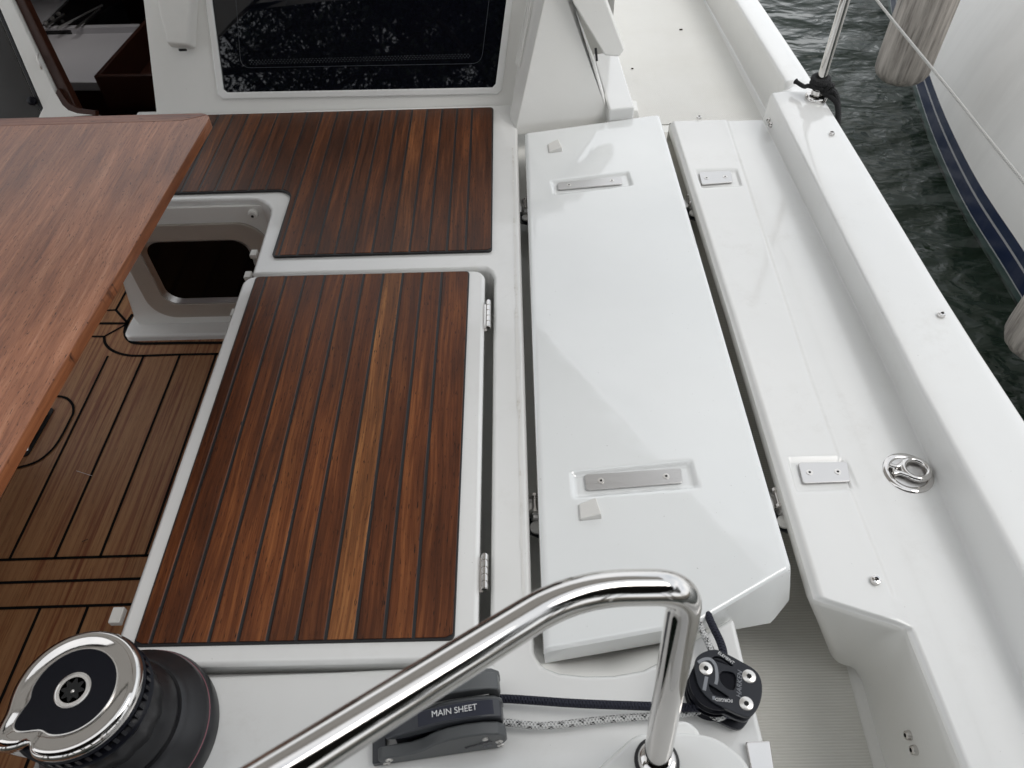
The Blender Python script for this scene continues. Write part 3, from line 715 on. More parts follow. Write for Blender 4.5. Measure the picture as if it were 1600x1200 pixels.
# return between bulkhead and wing with the drain ridges
rw = [[bp(799, 168), bp(810, 90), bp(826, 0), bp(838, -75)], [ap(803, 212), ap(826, 110), ap(850, 0), ap(868, -75)]]
mid = [[(a*(1-t)+c*t)+Vector((-.010*math.sin(math.pi*t), -.006*math.sin(math.pi*t), 0)) for a, c in zip(*rw)] for t in (0, .15, .3, .45, .6, .75, .9, 1)]
grid("return_wall", mid, GELS, cab, ang=80)
for t_ in (.30, .42, .54):
    tube("drain_ridge", [(a*(1-t_)+c*t_)+Vector((-.011, -.008, 0)) for a, c in list(zip(*rw))[0:]][0:4] if False else [(rw[0][i]*(1-t_)+rw[1][i]*t_)+Vector((-.016, -.013, .0)) for i in range(1, 4)], .0034, GELS, cab, 8)
# lower shoulder outboard of the wing and the overhanging coaming piece
s0 = .055
shl = [P(926, 84, s0), P(965, 80, s0), P(992, 167, s0), P(952, 171, s0)]
prism("shoulder", shl, .16, GEL, cab, bevel=.006, seg=3)
tp = [ap(893, 0)+Vector((.004, -.03, 0)), ap(941, 80)+Vector((.004, -.03, 0)), ap(966, 82)+Vector((0, -.03, 0)), ap(974, 70)+Vector((0, -.03, 0)), ap(948, 0)+Vector((0, -.03, 0)), ap(922, -75)+Vector((0, -.03, 0)), ap(862, -75)+Vector((.004, -.03, 0))]
prism("coaming_flap", tp, .05, GELS, cab, bevel=.006, seg=3, axis=(.1, 1, -.15))
dtt = thing("dark_rod", "small dark rod beneath the overhanging white coaming flap", "pin", ap(930, 88))
tube("rod", [ap(930, 72)+Vector((0, -.012, 0)), ap(932, 92)+Vector((0, -.014, 0))], .0035, BLACK, dtt, 10)  # black rod for the dark bits in the gap under the flap
# roof and interior shell
roofz = top*math.cos(T); ry = Vector(B0).y+top*math.sin(T)
box("roof", (-1.05, ry-.02, roofz), (.2, 4.6, roofz+.04), GEL, cab)
box("roof", (-2.7, ry-.02, roofz+.001), (-1.72, 4.6, roofz+.041), GEL, cab)
box("hatch_roof", (-1.719, ry+.95, roofz+.0), (-1.051, 4.6, roofz+.045), GLASS2, cab)
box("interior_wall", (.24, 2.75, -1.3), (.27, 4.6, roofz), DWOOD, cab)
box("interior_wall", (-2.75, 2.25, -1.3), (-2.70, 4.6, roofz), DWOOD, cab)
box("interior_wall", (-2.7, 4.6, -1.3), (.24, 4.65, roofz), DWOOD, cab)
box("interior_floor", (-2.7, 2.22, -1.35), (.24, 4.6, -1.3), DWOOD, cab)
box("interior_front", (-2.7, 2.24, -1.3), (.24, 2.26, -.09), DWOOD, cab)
prism("cabin_side", [(.02, 2.75, .45), (.02, 4.6, .45), (.28, 4.6, .30), (.33, 2.45, .30)], .75, GELS, cab)
# galley
CZ = -.34
ctr = thing("galley_counter", "pale grey galley worktop with dark wooden fiddle inside the cabin", "counter", P(110, 90, CZ))
prism("worktop", [P(40, 54, CZ), P(215, 50, CZ), P(340, 50, CZ), P(340, 130, CZ), P(89, 128, CZ), P(60, 128, CZ)], .04, COUNTER, ctr, bevel=.004)
prism("cabinet", [P(60, 130, CZ)+Vector((0, .02, -.041)), P(340, 132, CZ)+Vector((0, .02, -.041)), P(340, 50, CZ)+Vector((0, 0, -.041)), P(40, 52, CZ)+Vector((0, 0, -.041))], .85, DWOODF, ctr)
prism("splash_rail", [P(38, 51, CZ)+Vector((0, 0, .03)), P(222, 47, CZ)+Vector((0, 0, .03)), P(222, 51, CZ)+Vector((0, 0, .03)), P(38, 55, CZ)+Vector((0, 0, .03))], .035, COUNTER, ctr, bevel=.003)
sw = PY(92, 150, P(90, 132, CZ).y-.0)
obox("socket_plate", sw+Vector((.01, -.008, 0)), (.035, 0, 0), (0, .004, 0), (0, 0, .028), COUNTER, ctr, bevel=.003)
stv = thing("galley_stove", "black galley stove with steel rails behind the pale counter", "stove", P(110, 25, CZ))
prism("hob", [P(52, 48, CZ+.02), P(110, 47, CZ+.02), P(190, 0, CZ+.02), P(170, -40, CZ+.02), P(105, -10, CZ+.02)], .35, SHADE, stv, bevel=.004)
for k, (a_, b_) in enumerate((((90, 44), (160, 8)), ((72, 42), (100, 22)), ((118, 45), (156, 14)))):
    tube("rail", [P(*a_, CZ+.05), P(*b_, CZ+.05)], .006, BRUSH, stv, 8)
for k in range(3): lathe("knob", P(73+10*k, 38-7*k, CZ+.03), [(.010, 0), (.010, .012), (.004, .016), (0, .016)], SCREW, stv, n=12)
prism("lid", [P(40, 45, CZ+.03), P(52, 48, CZ+.03), P(105, -5, CZ+.03), P(95, -60, CZ+.03), P(20, -60, CZ+.03)], .02, COUNTER, stv)
# wooden tray in front of the counter
tz = -.10
tr = thing("wooden_tray", "dark mahogany open topped box inside the companionway beside the counter", "wooden box", P(200, 110, tz))
ta, tb, tcn, td = P(146, 119, tz), P(300, 117, tz), P(380, 30, tz), P(226, 30, tz)
def wallbox(m, a, b, th, h):
    d = (b-a).normalized(); n = Vector((-d.y, d.x, 0)); c = (a+b)/2+n*th/2-Vector((0, 0, h/2))
    v_, f_ = boxf(c, d*((b-a).length/2), n*th/2, Vector((0, 0, h/2))); m.add(v_, f_)
for a_, b_, nm in ((ta, tb, "front_board"), (tb, tcn, "side_board"), (tcn, td, "back_board"), (td, ta, "side_board")):
    m_ = MB(); wallbox(m_, a_, b_, .018, .14); mk(nm, m_.v, m_.f, DWOODF, tr, bevel=.003)
prism("bottom_board", [p-Vector((0, 0, .12)) for p in (ta, tb, tcn, td)], .015, DWOODF, tr)
box("cabinet", (ta.x+.02, ta.y+.02, -1.3), (ta.x+.6, ta.y+.25, tz-.16), DWOOD, tr)

# ================================================================== TABLE
TZ = .30
tb_ = thing("cockpit_table", "reddish mahogany cockpit table leaf with mitred border, standing over the floor", "table", (-1.2, .95, FZ))
x1t, yb = -.715, P(160, 178, TZ).y+.0
yb = P(200, 180, TZ).y
x0t, y0t = -1.95, .05
brd = .062
def tbx(x): return x1t-.000-(0)
# right edge leans very slightly
xr = lambda y: interp_([(.0, -.752), (.58, -.742), (.75, -.737), (.9, -.730), (1.1, -.7195), (1.54, -.701), (1.7, -.694)], max(y, .001))
cnr = [Vector((xr(yb-.03), yb-.03, TZ)), Vector((xr(yb)-.008, yb-.008, TZ)), Vector((xr(yb)-.03, yb, TZ))]
bs = .021
def mz(pts, dz=0): return [Vector((p[0], p[1], TZ+dz)) for p in pts]
prism("leaf", mz([(x0t, y0t, 0), *[(xr(y_)-brd+.0004, y_, 0) for y_ in (y0t, .58, .75, .9, 1.1, 1.3)], (xr(yb)-brd+.0004, yb-bs-.0117, 0), (x0t, yb-bs-.0117, 0)], -.0002), .024, TABLEW, tb_)
xi = xr(yb)-brd
prism("side_border", mz([*[(xr(y_)-brd+.0005, y_, 0) for y_ in (1.3, 1.1, .9, .75, .58, y0t)], *[(xr(y_), y_, 0) for y_ in (y0t, .58, .75, .9, 1.1, 1.3)]]+[(xr(yb)-.030+.030*math.sin(R(90-a)), yb-.030+.030*math.cos(R(90-a)), 0) for a in range(0, 46, 9)]+[(xi+.0002, yb-bs-.012, 0)], .0002), .0245, TABLEW, tb_, bevel=.0012, seg=2)
prism("end_border", mz([(x0t, yb-bs-.0115, 0), (xi, yb-bs-.0115, 0), ]+[(xr(yb)-.0304+.030*math.sin(R(90-a)), yb-.0296+.030*math.cos(R(90-a)), 0) for a in range(45, 91, 9)]+[(x0t, yb+.006, 0)], .0001), .0245, TABLEB, tb_, bevel=.0012, seg=2)
eb_ = [Vector((xr(y), y, TZ-.0015)) for y in [y0t+(yb-.032-y0t)*k/12 for k in range(13)]]
grid("edge_band", [[p+Vector((.0004, 0, 0)) for p in eb_], [p+Vector((.0012, 0, -.004)) for p in eb_], [p+Vector((.0010, 0, -.0215)) for p in eb_]], TABLEE, tb_)
# edge band (lighter varnished edge that the camera sees) is the side of the border; pedestal and feet
box("pedestal", (-1.65, .35, FZ+.02), (-1.42, 1.25, TZ-.026), DWOODF, tb_, bevel=.01)
box("foot_plate", (-1.70, .30, FZ), (-1.37, 1.30, FZ+.02), BRUSH, tb_, bevel=.004)

# ================================================================== COAMING LEAF (panel 1)
lf = thing("coaming_leaf", "large glossy white folded-out coaming panel carrying two long steel plates", "coaming panel", (.24, 1.2, 0))
zt = .022
c1, c2, c3, c4, c5 = P(820, 207, zt), P(1030, 178, zt), P(1237, 887, zt), P(1090, 974, zt), P(850, 1018, zt)
def rect_sdf(p, pts):
    d = 1e9
    for i in range(4):
        a, b_ = pts[i], pts[(i+1) % 4]; e = Vector((b_.x-a.x, b_.y-a.y)); n = Vector((e.y, -e.x)).normalized()
        s = -(Vector((p.x-a.x, p.y-a.y)).dot(n)); d = min(d, -s if SIGN < 0 else s)
    return d
SIGN = 1
def signed(pts):
    a = sum(pts[i].x*pts[(i+1) % 4].y-pts[(i+1) % 4].x*pts[i].y for i in range(4)); return pts if a > 0 else pts[::-1]
rec = [signed([P(*q, zt) for q in r_]) for r_ in (((860, 283), (982, 268), (989, 289), (865, 304)), ((892, 737), (1080, 720), (1092, 762), (896, 778)))]
def leaf_h(p):
    h = zt
    for r_ in rec:
        d = rect_sdf(p, r_); h -= .0075*sstep(-.001, .0065, d)
    return h
NXg, NYg = 96, 330
def lerp(a, b, t): return a+(b-a)*t
rows = []
def aft(x):   # aft boundary of the top face
    if x >= c4.x: return c4.y+(c3.y-c4.y)*(x-c4.x)/(c3.x-c4.x)
    return c5.y+(c4.y-c5.y)*(x-c5.x)/(c4.x-c5.x)
for j in range(NYg+1):
    row = []
    for i in range(NXg+1):
        s_ = i/NXg; t_ = j/NYg
        xf = lerp(c1.x, c2.x, s_); yf = lerp(c1.y, c2.y, s_)
        xa = lerp(c5.x, c3.x, s_); ya = aft(xa)
        # gentle bow of the outer edges
        x = lerp(xf, xa, t_); y = lerp(yf, ya, t_)
        p = Vector((x, y, zt)); z = leaf_h(p)
        ed = min(s_, 1-s_)*abs(c2.x-c1.x)
        z -= .004*(1-sstep(0, .007, ed))
        ta_ = t_*1.5; z -= .004*(1-sstep(0, .006, min(1.5-ta_, ta_)))
        row.append(Vector((x, y, z)))
    rows.append(row)
grid("panel", rows, GELP, lf, ang=60)
# skirt of the panel: sides and the folded aft flange
th = .030
sk = []
edge = [rows[j][0] for j in range(0, NYg+1, 10)]+[rows[NYg][i] for i in range(4, NXg+1, 4)]+[rows[j][NXg] for j in range(NYg-10, -1, -10)]+[rows[0][i] for i in range(NXg-4, -1, -4)]
fl_pts = {}
fa, fb, fc, fd = P(852, 1036, -.012), P(1085, 985, -.03), P(1205, 973, -.06), P(1233, 938, -.05)
def flange(p):
    """lower edge under the aft fold"""
    t = (p.x-c5.x)/(c3.x-c5.x)
    if t < .58: return fa.lerp(Vector((lerp(fa.x, fc.x, .62), lerp(fa.y, fc.y, .62), -.045)), t/.58)
    if t < .92: return Vector((lerp(fa.x, fc.x, .62), lerp(fa.y, fc.y, .62), -.045)).lerp(fc, (t-.58)/.34)
    return fc.lerp(fd, (t-.92)/.08)
up = [rows[NYg][i] for i in range(0, NXg+1, 2)]; dn = [flange(p) for p in up]
grid("aft_flange", [up, [u.lerp(d_, .5)+Vector((0, -.002, 0)) for u, d_ in zip(up, dn)], dn, [d_+Vector((0, .012, -.002)) for d_ in dn]], GELP, lf, ang=70)
side_r = [rows[j][NXg] for j in range(0, NYg+1, 10)]
grid("edge_lip", [side_r, [p+Vector((.0018, 0, -.006)) for p in side_r], [p+Vector((.001, 0, -th-(.03*sstep(.75, 1, k/len(side_r))))) for k, p in enumerate(side_r)], [p+Vector((-.05, 0, -th-.02)) for p in side_r]], GEL, lf, ang=50)
side_l = [rows[j][0] for j in range(0, NYg+1, 10)]
grid("edge_lip", [side_l, [p+Vector((-.0012, 0, -.005)) for p in side_l], [p+Vector((.004, 0, -th+.006)) for p in side_l]], GEL, lf, ang=50)
fr_ = [rows[0][i] for i in range(0, NXg+1, 4)]
grid("edge_lip", [fr_, [p+Vector((0, .001, -.005)) for p in fr_], [p+Vector((0, 0, -th)) for p in fr_]], GEL, lf, ang=50)
def plate(par, pts, z, th_=.004, r=.006, name="plate"):
    pp = [P(*q, z) for q in pts]; loop = fillet([pp[0].lerp(pp[1], .5)]+pp[1:]+[pp[0], pp[0].lerp(pp[1], .5)], r, 4)[:-1]
    return prism(name, loop, th_, BRUSH, par, bevel=.0012, seg=2)
zp = zt-.002
p1 = plate(lf, ((913, 741), (1065, 731), (1067, 754), (916, 766)), zp)
head_screw("screw", P(939, 751, zp), (0, 0, 1), .0062, p1, dome=.15); head_screw("screw", P(1041, 744, zp), (0, 0, 1), .0062, p1, dome=.15)
p2 = plate(lf, ((871, 285), (971, 276), (973, 287), (872, 296)), zp)
head_screw("screw", P(889, 289, zp), (0, 0, 1), .0062, p2, dome=.15); head_screw("screw", P(956, 282, zp), (0, 0, 1), .0062, p2, dome=.15)
def wedge(pts, hi, lo_):
    q = [P(*p, zt-.0005) for p in pts]
    v_ = q+[q[0]+Vector((.002, -.002, lo_)), q[1]+Vector((-.002, -.002, hi)), q[2]+Vector((-.002, .002, hi)), q[3]+Vector((.002, .002, lo_))]
    mk("stop_block", v_, [(3, 2, 1, 0), (4, 5, 6, 7), (0, 1, 5, 4), (1, 2, 6, 5), (2, 3, 7, 6), (3, 0, 4, 7)], PLAST, lf, bevel=.0022, seg=3)
wedge(((903, 789), (932, 782), (941, 811), (905, 815)), .014, .006)
wedge(((855, 227), (873, 223), (879, 237), (857, 240)), .014, .006)
# chalky drip marks on the panel belong to its gloss; left to the material

# brackets carrying the leaf
def bracket(v, label, ul, ur, zz=-.035):
    a = P(ul, v, zz); b_ = P(ur, v, zz); a.x -= .004
    t_ = thing("support_bracket", label, "bracket", (a+b_)/2)
    y = (a.y+b_.y)/2
    obox("arm", ((a.x+b_.x)/2, y, zz-.012), ((b_.x-a.x)/2+.02, 0, 0), (0, .018, 0), (0, 0, .006), BRUSH, t_, bevel=.002)
    for c in (Vector((a.x+.004, y, zz)), Vector((b_.x-.0, y, zz))):
        r_ = lathe("roller", c-Vector((0, .022, 0)), [(.006, 0), (.012, .002), (.012, .008), (.006, .010), (.006, .034), (.012, .036), (.012, .042), (.006, .044)], CHROME, t_, n=20, ax=(0, 1, 0))
        lathe("bolt", c-Vector((0, .030, .004)), [(.008, 0), (.008, .007), (.011, .0075), (.011, .010)], BRUSH, r_, n=6, ax=(0, 1, 0))
        obox("mounting_plate", c+Vector((.003, -.012, -.022)), (.020, -.010, 0), (.012, .038, 0), (0, 0, .0015), GREYL, t_)
        lathe("washer", c+Vector((.002, -.043, -.010)), [(.013, 0), (.013, .004), (.005, .005)], PLAST, r_, n=18, ax=(0, 0, 1))
    return t_
bracket(318, "steel roller bracket under the white panel, beside the smaller distant plate", 821, 1081)
bracket(785, "steel roller bracket under the white panel, level with its wedge by the larger near plate", 836, 1217)

# ================================================================== BULWARK AND LEDGE
bw = thing("bulwark", "white bulwark with broad cap rail and inner ledge along the boat's edge", "bulwark", (.75, 1.2, -.25))
def interp(tab, y):
    if y <= tab[0][0]: 
        (a, b_), (c, d) = tab[0], tab[1]; return b_+(d-b_)*(y-a)/(c-a)
    for (a, b_), (c, d) in zip(tab, tab[1:]):
        if y <= c: return b_+(d-b_)*(y-a)/(c-a)
    (a, b_), (c, d) = tab[-2], tab[-1]; return b_+(d-b_)*(y-a)/(c-a)
xout = lambda y: interp([(.4, .938), (.835, .922), (1.0, .915), (1.2, .910), (1.66, .907), (2.0, .903), (2.2, .898), (2.71, .878), (4.6, .78)], y)
xwb = lambda y: interp([(.3, .748), (.392, .752), (.985, .769), (2.028, .749)], y)      # foot of the inner wall on the ledge
xwt = lambda y: interp([(.3, .775), (.519, .772), (.916, .756), (1.884, .752)], y)
CAPZ = .08
# ledge recess data
lrec = [signed([P(*q, 0) for q in r_]) for r_ in (((1086, 266), (1152, 264), (1160, 290), (1096, 293)), ((1230, 716), (1324, 715), (1346, 764), (1244, 768)))]
xstep = lambda y: interp([(.477, .606), (.728, .600), (1.0, .603), (2.027, .641)], y)
xled = lambda y: interp([(.529, .476), (1.2, .477), (2.029, .470)], y)
def ledge_h(x, y):
    p = Vector((x, y, 0)); h = -.0045*sstep(-.007, .007, x-xstep(y))
    for r_ in lrec: h -= .0065*sstep(-.0005, .0045, rect_sdf(p, r_))*(1 if h > -.004 else .3)
    return h
YF = 2.045
rows = []
ny = 420
for j in range(ny+1):
    y = YF+(-.5-YF)*j/ny
    inb = xled(y) if y > .529 else None
    endx = .476+(.607-.476)*min(1, max(0, (.529-y)/(.052)))**1.0
    left = inb if inb is not None else min(.607, endx)
    if y < .477: left = interp([(-.5, .622), (.275, .612), (.477, .607)], y)
    xs_ = [left+(xwb(y)-.008-left)*k/84 for k in range(85)]
    row = []
    for k, x in enumerate(xs_):
        d = x-left; row.append(Vector((x, y, ledge_h(x, y)-.010*(1-sstep(0, .014, d))**1.5)))
    # cove, wall, rounded shoulder, cap, outer bead
    zb = ledge_h(xwb(y)-.008, y)
    prof = [(xwb(y)-.008, zb), (xwb(y), zb), (xwt(y)+.002, CAPZ), (xwt(y)+.030, CAPZ+.003), (xout(y)-.026, CAPZ+.001), (xout(y)-.004, CAPZ-.004), (xout(y)+.004, CAPZ-.03)]
    pr = fillet([Vector((a, y, b_)) for a, b_ in prof], [.007, .010, .010, .02, .008], 5)[1:]
    row += pr; rows.append(row)
grid("cap_and_ledge", rows, GEL, bw, ang=70)
# inboard lip, aft end and lower wall of the ledge as one soft moulded skirt
DD = PY(1300, 1036, .49)
KT = [(.470, 2.045), (.477, 1.2), (.476, .529), (.607, .477), (.612, .275), (.622, -.5)]
def krow(pts, r1, r2): return [q for q in fillet([Vector(p) for p in pts], [.01, r1, r2, .01], 10)]
def kz(z, d): return [(KT[0][0]+d, KT[0][1], z), (KT[1][0]+d, KT[1][1], z), (KT[2][0]+d, KT[2][1]+d*.5, z), (KT[3][0]+d*.6, KT[3][1]+d, z), (KT[4][0]+d, KT[4][1], z), (KT[5][0]+d, KT[5][1], z)]
mid = [(.52, 2.045, -.055), (.525, 1.2, -.085), tuple(DD), (.614, .484, -.205), (.616, .275, -.12), (.624, -.5, -.12)]
bot = [(.60, 2.045, deck_z(2.045)-.003), (.60, 1.2, deck_z(1.2)-.003), (.600, .520, deck_z(.52)-.003), (.618, .486, deck_z(.486)-.003), (.618, .275, -.268), (.625, -.5, -.268)]
m2 = [tuple(Vector(a).lerp(Vector(b_), .5)) for a, b_ in zip(kz(-.03, -.001), mid)]
grid("ledge_skirt", [krow(kz(-.0095, .0008), .010, .003), krow(kz(-.015, -.0018), .012, .006), krow(kz(-.020, -.0026), .014, .010), krow(kz(-.032, -.001), .02, .022), krow(m2, .03, .05), krow(mid, .03, .05), krow(bot, .03, .05)], GELS, bw, ang=85)
# forward end of ledge and the ramped shoulder where it meets the forward rail
fw = []
Xf = [.470+.275*k/80 for k in range(81)]
grid("ledge_front", [[Vector((x, YF, ledge_h(x, YF)-(.006 if x < .48 else 0))) for x in Xf], [Vector((x, YF+.006, -.012)) for x in Xf], [Vector((x, YF+.012, -.12)) for x in Xf]], GELS, bw, ang=60)
rows = []
for j in range(41):
    t_ = j/40; y = YF+t_*.10
    if j > 30: y = YF+.075+(j-30)/10*2.5
    s_ = sstep(0, .60, t_) if j <= 30 else 1
    zb = deck_z(2.2) if j > 6 else lerp(0, deck_z(2.2), j/6)
    zb = deck_z(max(y, 2.13)) if j > 4 else lerp(-.0045, deck_z(2.2), sstep(0, 1, j/4))
    xb = lerp(xwb(YF), .812 if y < 2.2 else interp([(2.1, .812), (2.7, .792), (4.6, .70)], y), s_)
    xt = lerp(xwt(YF)+.002, .812 if y < 2.2 else interp([(2.1, .812), (2.7, .790), (4.6, .69)], y), s_)
    dip = -.030*math.sin(math.pi*min(1, t_/.7)) if j <= 28 else 0
    prof = [(xb-.012, zb), (xb, zb), (xt, CAPZ+dip), (xt+.022, CAPZ+.003+dip*.3), (xout(y)-.026, CAPZ+.001), (xout(y)-.004, CAPZ-.004), (xout(y)+.004, CAPZ-.03)]
    rows.append(fillet([Vector((a, y, b_)) for a, b_ in prof], [.010, .016, .012, .02, .008], 5)[1:])
grid("forward_rail", rows, GEL, bw, ang=80)
# topsides of our own hull
ys = [4.6, 3.6, 2.7, 2.2, 1.84, 1.4, 1.1, .8, .4, -.5]
grid("topsides", [[Vector((xout(y)+.004+d*.0, y, z_)) for y in ys] for z_, d in ((CAPZ-.03, 0), (-.3, 0), (-1.3, 0))], HULLW, bw)
# steel plates on the ledge
zp = -.0005
q1_ = plate(bw, ((1247, 723), (1324, 721), (1329, 752), (1255, 755)), zp); 
for u_, v_ in ((1265, 738), (1309, 737)): head_screw("screw", P(u_, v_, zp), (0, 0, 1), .0062, q1_, dome=.15)
q2p = plate(bw, ((1092, 269), (1142, 266), (1145, 284), (1097, 288)), zp)
for u_, v_ in ((1104, 278), (1133, 276)): head_screw("screw", P(u_, v_, zp), (0, 0, 1), .0062, q2p, dome=.15)
# studs
for (u_, v_, zz, r_) in ((1300, 209, CAPZ, .0075), (1471, 492, CAPZ, .0080), (1368, 907, -.001, .0085), (1092, 184, -.001, .0075)):
    head_screw("deck_bolt", P(u_, v_, zz+.004), (0, 0, 1), r_, bw, CHROME, .7)
for (u_, v_) in ((1202, 188), (1205, 195)):
    head_screw("wall_bolt", PX(u_, v_, xwb(2.0)+.001), (-1, 0, .15), .0085, bw, CHROME, .8)
for (u_, v_) in ((1420, 1149), (1429, 1172)):
    head_screw("wall_bolt", PX(u_, v_, .612), (-1, 0, .1), .0080, bw, CHROME, .8)
# specks of litter on side deck and strip
for k, (u_, v_, s_) in enumerate(((1064, 46, .006), (988, 107, .004))):
    m_ = MB(); v0, f0 = boxf(P(u_, v_, deck_z(3)+.005), (s_, 0, 0), (0, s_*.4, 0), (0, 0, .002)); m_.add(v0, f0)
    tag(mk("dirt_crumb", m_.v, m_.f, BARK, None, bevel=.001), ("larger dark crumb on the pale side deck near the rail" , "smaller dark crumb on the side deck nearest the cabin")[k], "crumb")

# lifting ring
rg = thing("lifting_ring", "polished steel flush lifting ring set in the white ledge by the bulwark", "lifting ring", P(1420, 740, -.0045))
rc = P(1419, 739, -.0045); ra_ = .045
lathe("flange", rc, [(0, -.010), (ra_*.70, -.010), (ra_*.74, .002), (ra_*.80, .0035), (ra_*.95, .0028), (ra_, .0008), (ra_, -.002)], CHROME, rg, n=48)
lathe("well", rc+Vector((0, 0, -.0095)), [(0, 0), (ra_*.69, 0), (ra_*.72, .011)], BRUSH, rg, n=40)
rcc = rc+Vector((.012, .002, .008)); loop_ = [rcc+Vector((.0225*math.cos(a), .0215*math.sin(a), 0)) for a in np.linspace(0, 2*math.pi, 33)]
tube("ring", loop_, .0062, CHROME, rg, 12)
tube("ring_neck", fillet([rcc+Vector((-.020, .013, 0)), rcc+Vector((-.033, .005, 0)), rcc+Vector((-.044, .011, -.001))], .006), .005, CHROME, rg, 10)
tube("ring_neck", fillet([rcc+Vector((-.020, -.013, 0)), rcc+Vector((-.033, -.006, 0)), rcc+Vector((-.044, -.008, -.001))], .006), .005, CHROME, rg, 10)
head_screw("pin_screw", rcc+Vector((-.038, .001, 0)), (0, 0, 1), .0046, rg, CHROME, .5)
obox("pin_slot", rc+Vector((-.024, .001, -.004)), (.014, 0, 0), (0, .016, 0), (0, 0, .002), DARKHOLE, rg)

# ================================================================== STANCHION, CORD, LIFELINE
sb = P(1275, 152, CAPZ+.003); sb.z = CAPZ+.004
stn = thing("stanchion", "polished steel guardrail stanchion rising from the white cap rail", "stanchion", sb)
lathe("base", sb, [(.031, -.004), (.031, .005), (.028, .009), (.0175, .011), (.0165, .022), (.0135, .023)], CHROME, stn, n=32)
LZ = .415
tube("tube", [sb+Vector((0, 0, .01)), sb+Vector((0, 0, .62))], .0125, CHROME, stn, 24)
lathe("lifeline_eye", sb+Vector((-.004, 0, LZ-CAPZ-.004)), [(.0145, -.012), (.0145, .012)], BRUSH, stn, n=20)
lathe("cap", sb+Vector((0, 0, .62)), [(.0135, 0), (.0135, .006), (.008, .013), (0, .015)], BLACKG, stn, n=20)
ll = tube("lifeline", spline([Vector((.800, 3.6, LZ)), sb+Vector((.0135, 0, LZ-CAPZ)), Vector((PX(1370, 0, .88))), Vector((PX(1485, 142, .88)))+Vector((0, 0, -.0)), Vector((PX(1600, 285, .88))), Vector((.885, .2, .40)), Vector((.9, -1.2, .42))], 8), .0030, LIFER, None, 10)
tag(ll, "thin white covered lifeline stretched from the stanchion past the grey fender", "lifeline")
cd = thing("tied_cord", "black cord knotted around the foot of the steel stanchion", "cord", sb)
def helix(c, r, z0, z1, turns, n=60, ph=0): return [c+Vector((r*math.cos(ph+2*math.pi*turns*i/n), r*math.sin(ph+2*math.pi*turns*i/n), lerp(z0, z1, i/n))) for i in range(n+1)]
tube("wrap", helix(sb, .0185, .030, .056, 3.2), .0078, BLACKR, cd, 10)
tube("wrap", helix(sb, .022, .056, .036, 1.6, ph=1), .0078, BLACKR, cd, 10)
tube("loose_end", spline([sb+Vector((-.014, -.012, .034)), sb+Vector((-.032, .0, .034)), P(1256, 135, CAPZ+.028), P(1243, 127, CAPZ+.03)], 8), [.0062]*24+[.0085], BLACKR, cd, 10)
tube("knot", spline([sb+Vector((.008, -.02, .03)), sb+Vector((.02, -.022, .045)), sb+Vector((.034, -.006, .036)), sb+Vector((.026, .01, .024)), sb+Vector((.012, -.016, .022)), sb+Vector((.03, -.028, .03))], 8), .0076, BLACKR, cd, 10)
xo = xout(sb.y)+.012
tube("hanging_end", spline([sb+Vector((.016, -.014, .032)), Vector((xo-.004, sb.y-.030, CAPZ+.025)), Vector((xo+.008, sb.y-.055, CAPZ-.01)), Vector((xo+.012, sb.y-.075, CAPZ-.06)), Vector((xo+.011, sb.y-.085, CAPZ-.11))], 8), .0076, BLACKR, cd, 10)
tube("hanging_end", spline([sb+Vector((.02, .0, .030)), Vector((xo+.004, sb.y-.012, CAPZ+.020)), Vector((xo+.016, sb.y-.04, CAPZ-.02)), Vector((xo+.018, sb.y-.072, CAPZ-.07)), Vector((xo+.014, sb.y-.10, CAPZ-.10))], 8), .0076, BLACKR, cd, 10)
tube("hanging_end", spline([sb+Vector((.01, -.02, .024)), Vector((xo, sb.y-.045, CAPZ+.008)), Vector((xo+.007, sb.y-.075, CAPZ-.03)), Vector((xo+.010, sb.y-.10, CAPZ-.08))], 8), .0072, BLACKR, cd, 10)

# ================================================================== NEIGHBOUR BOAT AND FENDERS
nb = thing("neighbour_sailboat", "pale grey hull of the boat alongside with navy waterline stripes", "sailboat", (3.2, 3, -1.2))
wl = [P(*q, -1.2) for q in ((1385, -10), (1402, 60), (1425, 140), (1455, 230), (1500, 330), (1560, 430), (1600, 497), (1660, 590), (1760, 720), (1900, 880))]
wl = [Vector((wl[0].x+1.6, wl[0].y+5, -1.2))]+wl
wls = spline(wl, 6)
def hull_off(h): return .32*sstep(.1, 1.7, h)
rows = []
for h in (-.25, -.05, 0, .03, .06, .1, .15, .2, .25, .3, .45, .6, .8, 1.0, 1.2, 1.35, 1.42):
    rows.append([Vector((p.x+hull_off(h)+( .12 if h < 0 else 0)+.05*h*h*0, p.y, -1.2+h)) for p in wls])
grid("hull", rows, HULL, nb, ang=60)
dkr = [rows[-1], [p+Vector((.06, 0, .03)) for p in rows[-1]], [p+Vector((2.6, 0, .03)) for p in rows[-1]]]
grid("deck", dkr, GELS, nb, ang=60)
toe = tube("rubbing_strake", [p+Vector((-.012, 0, -.05)) for p in rows[-1]], .014, DWOODF, nb, 8)
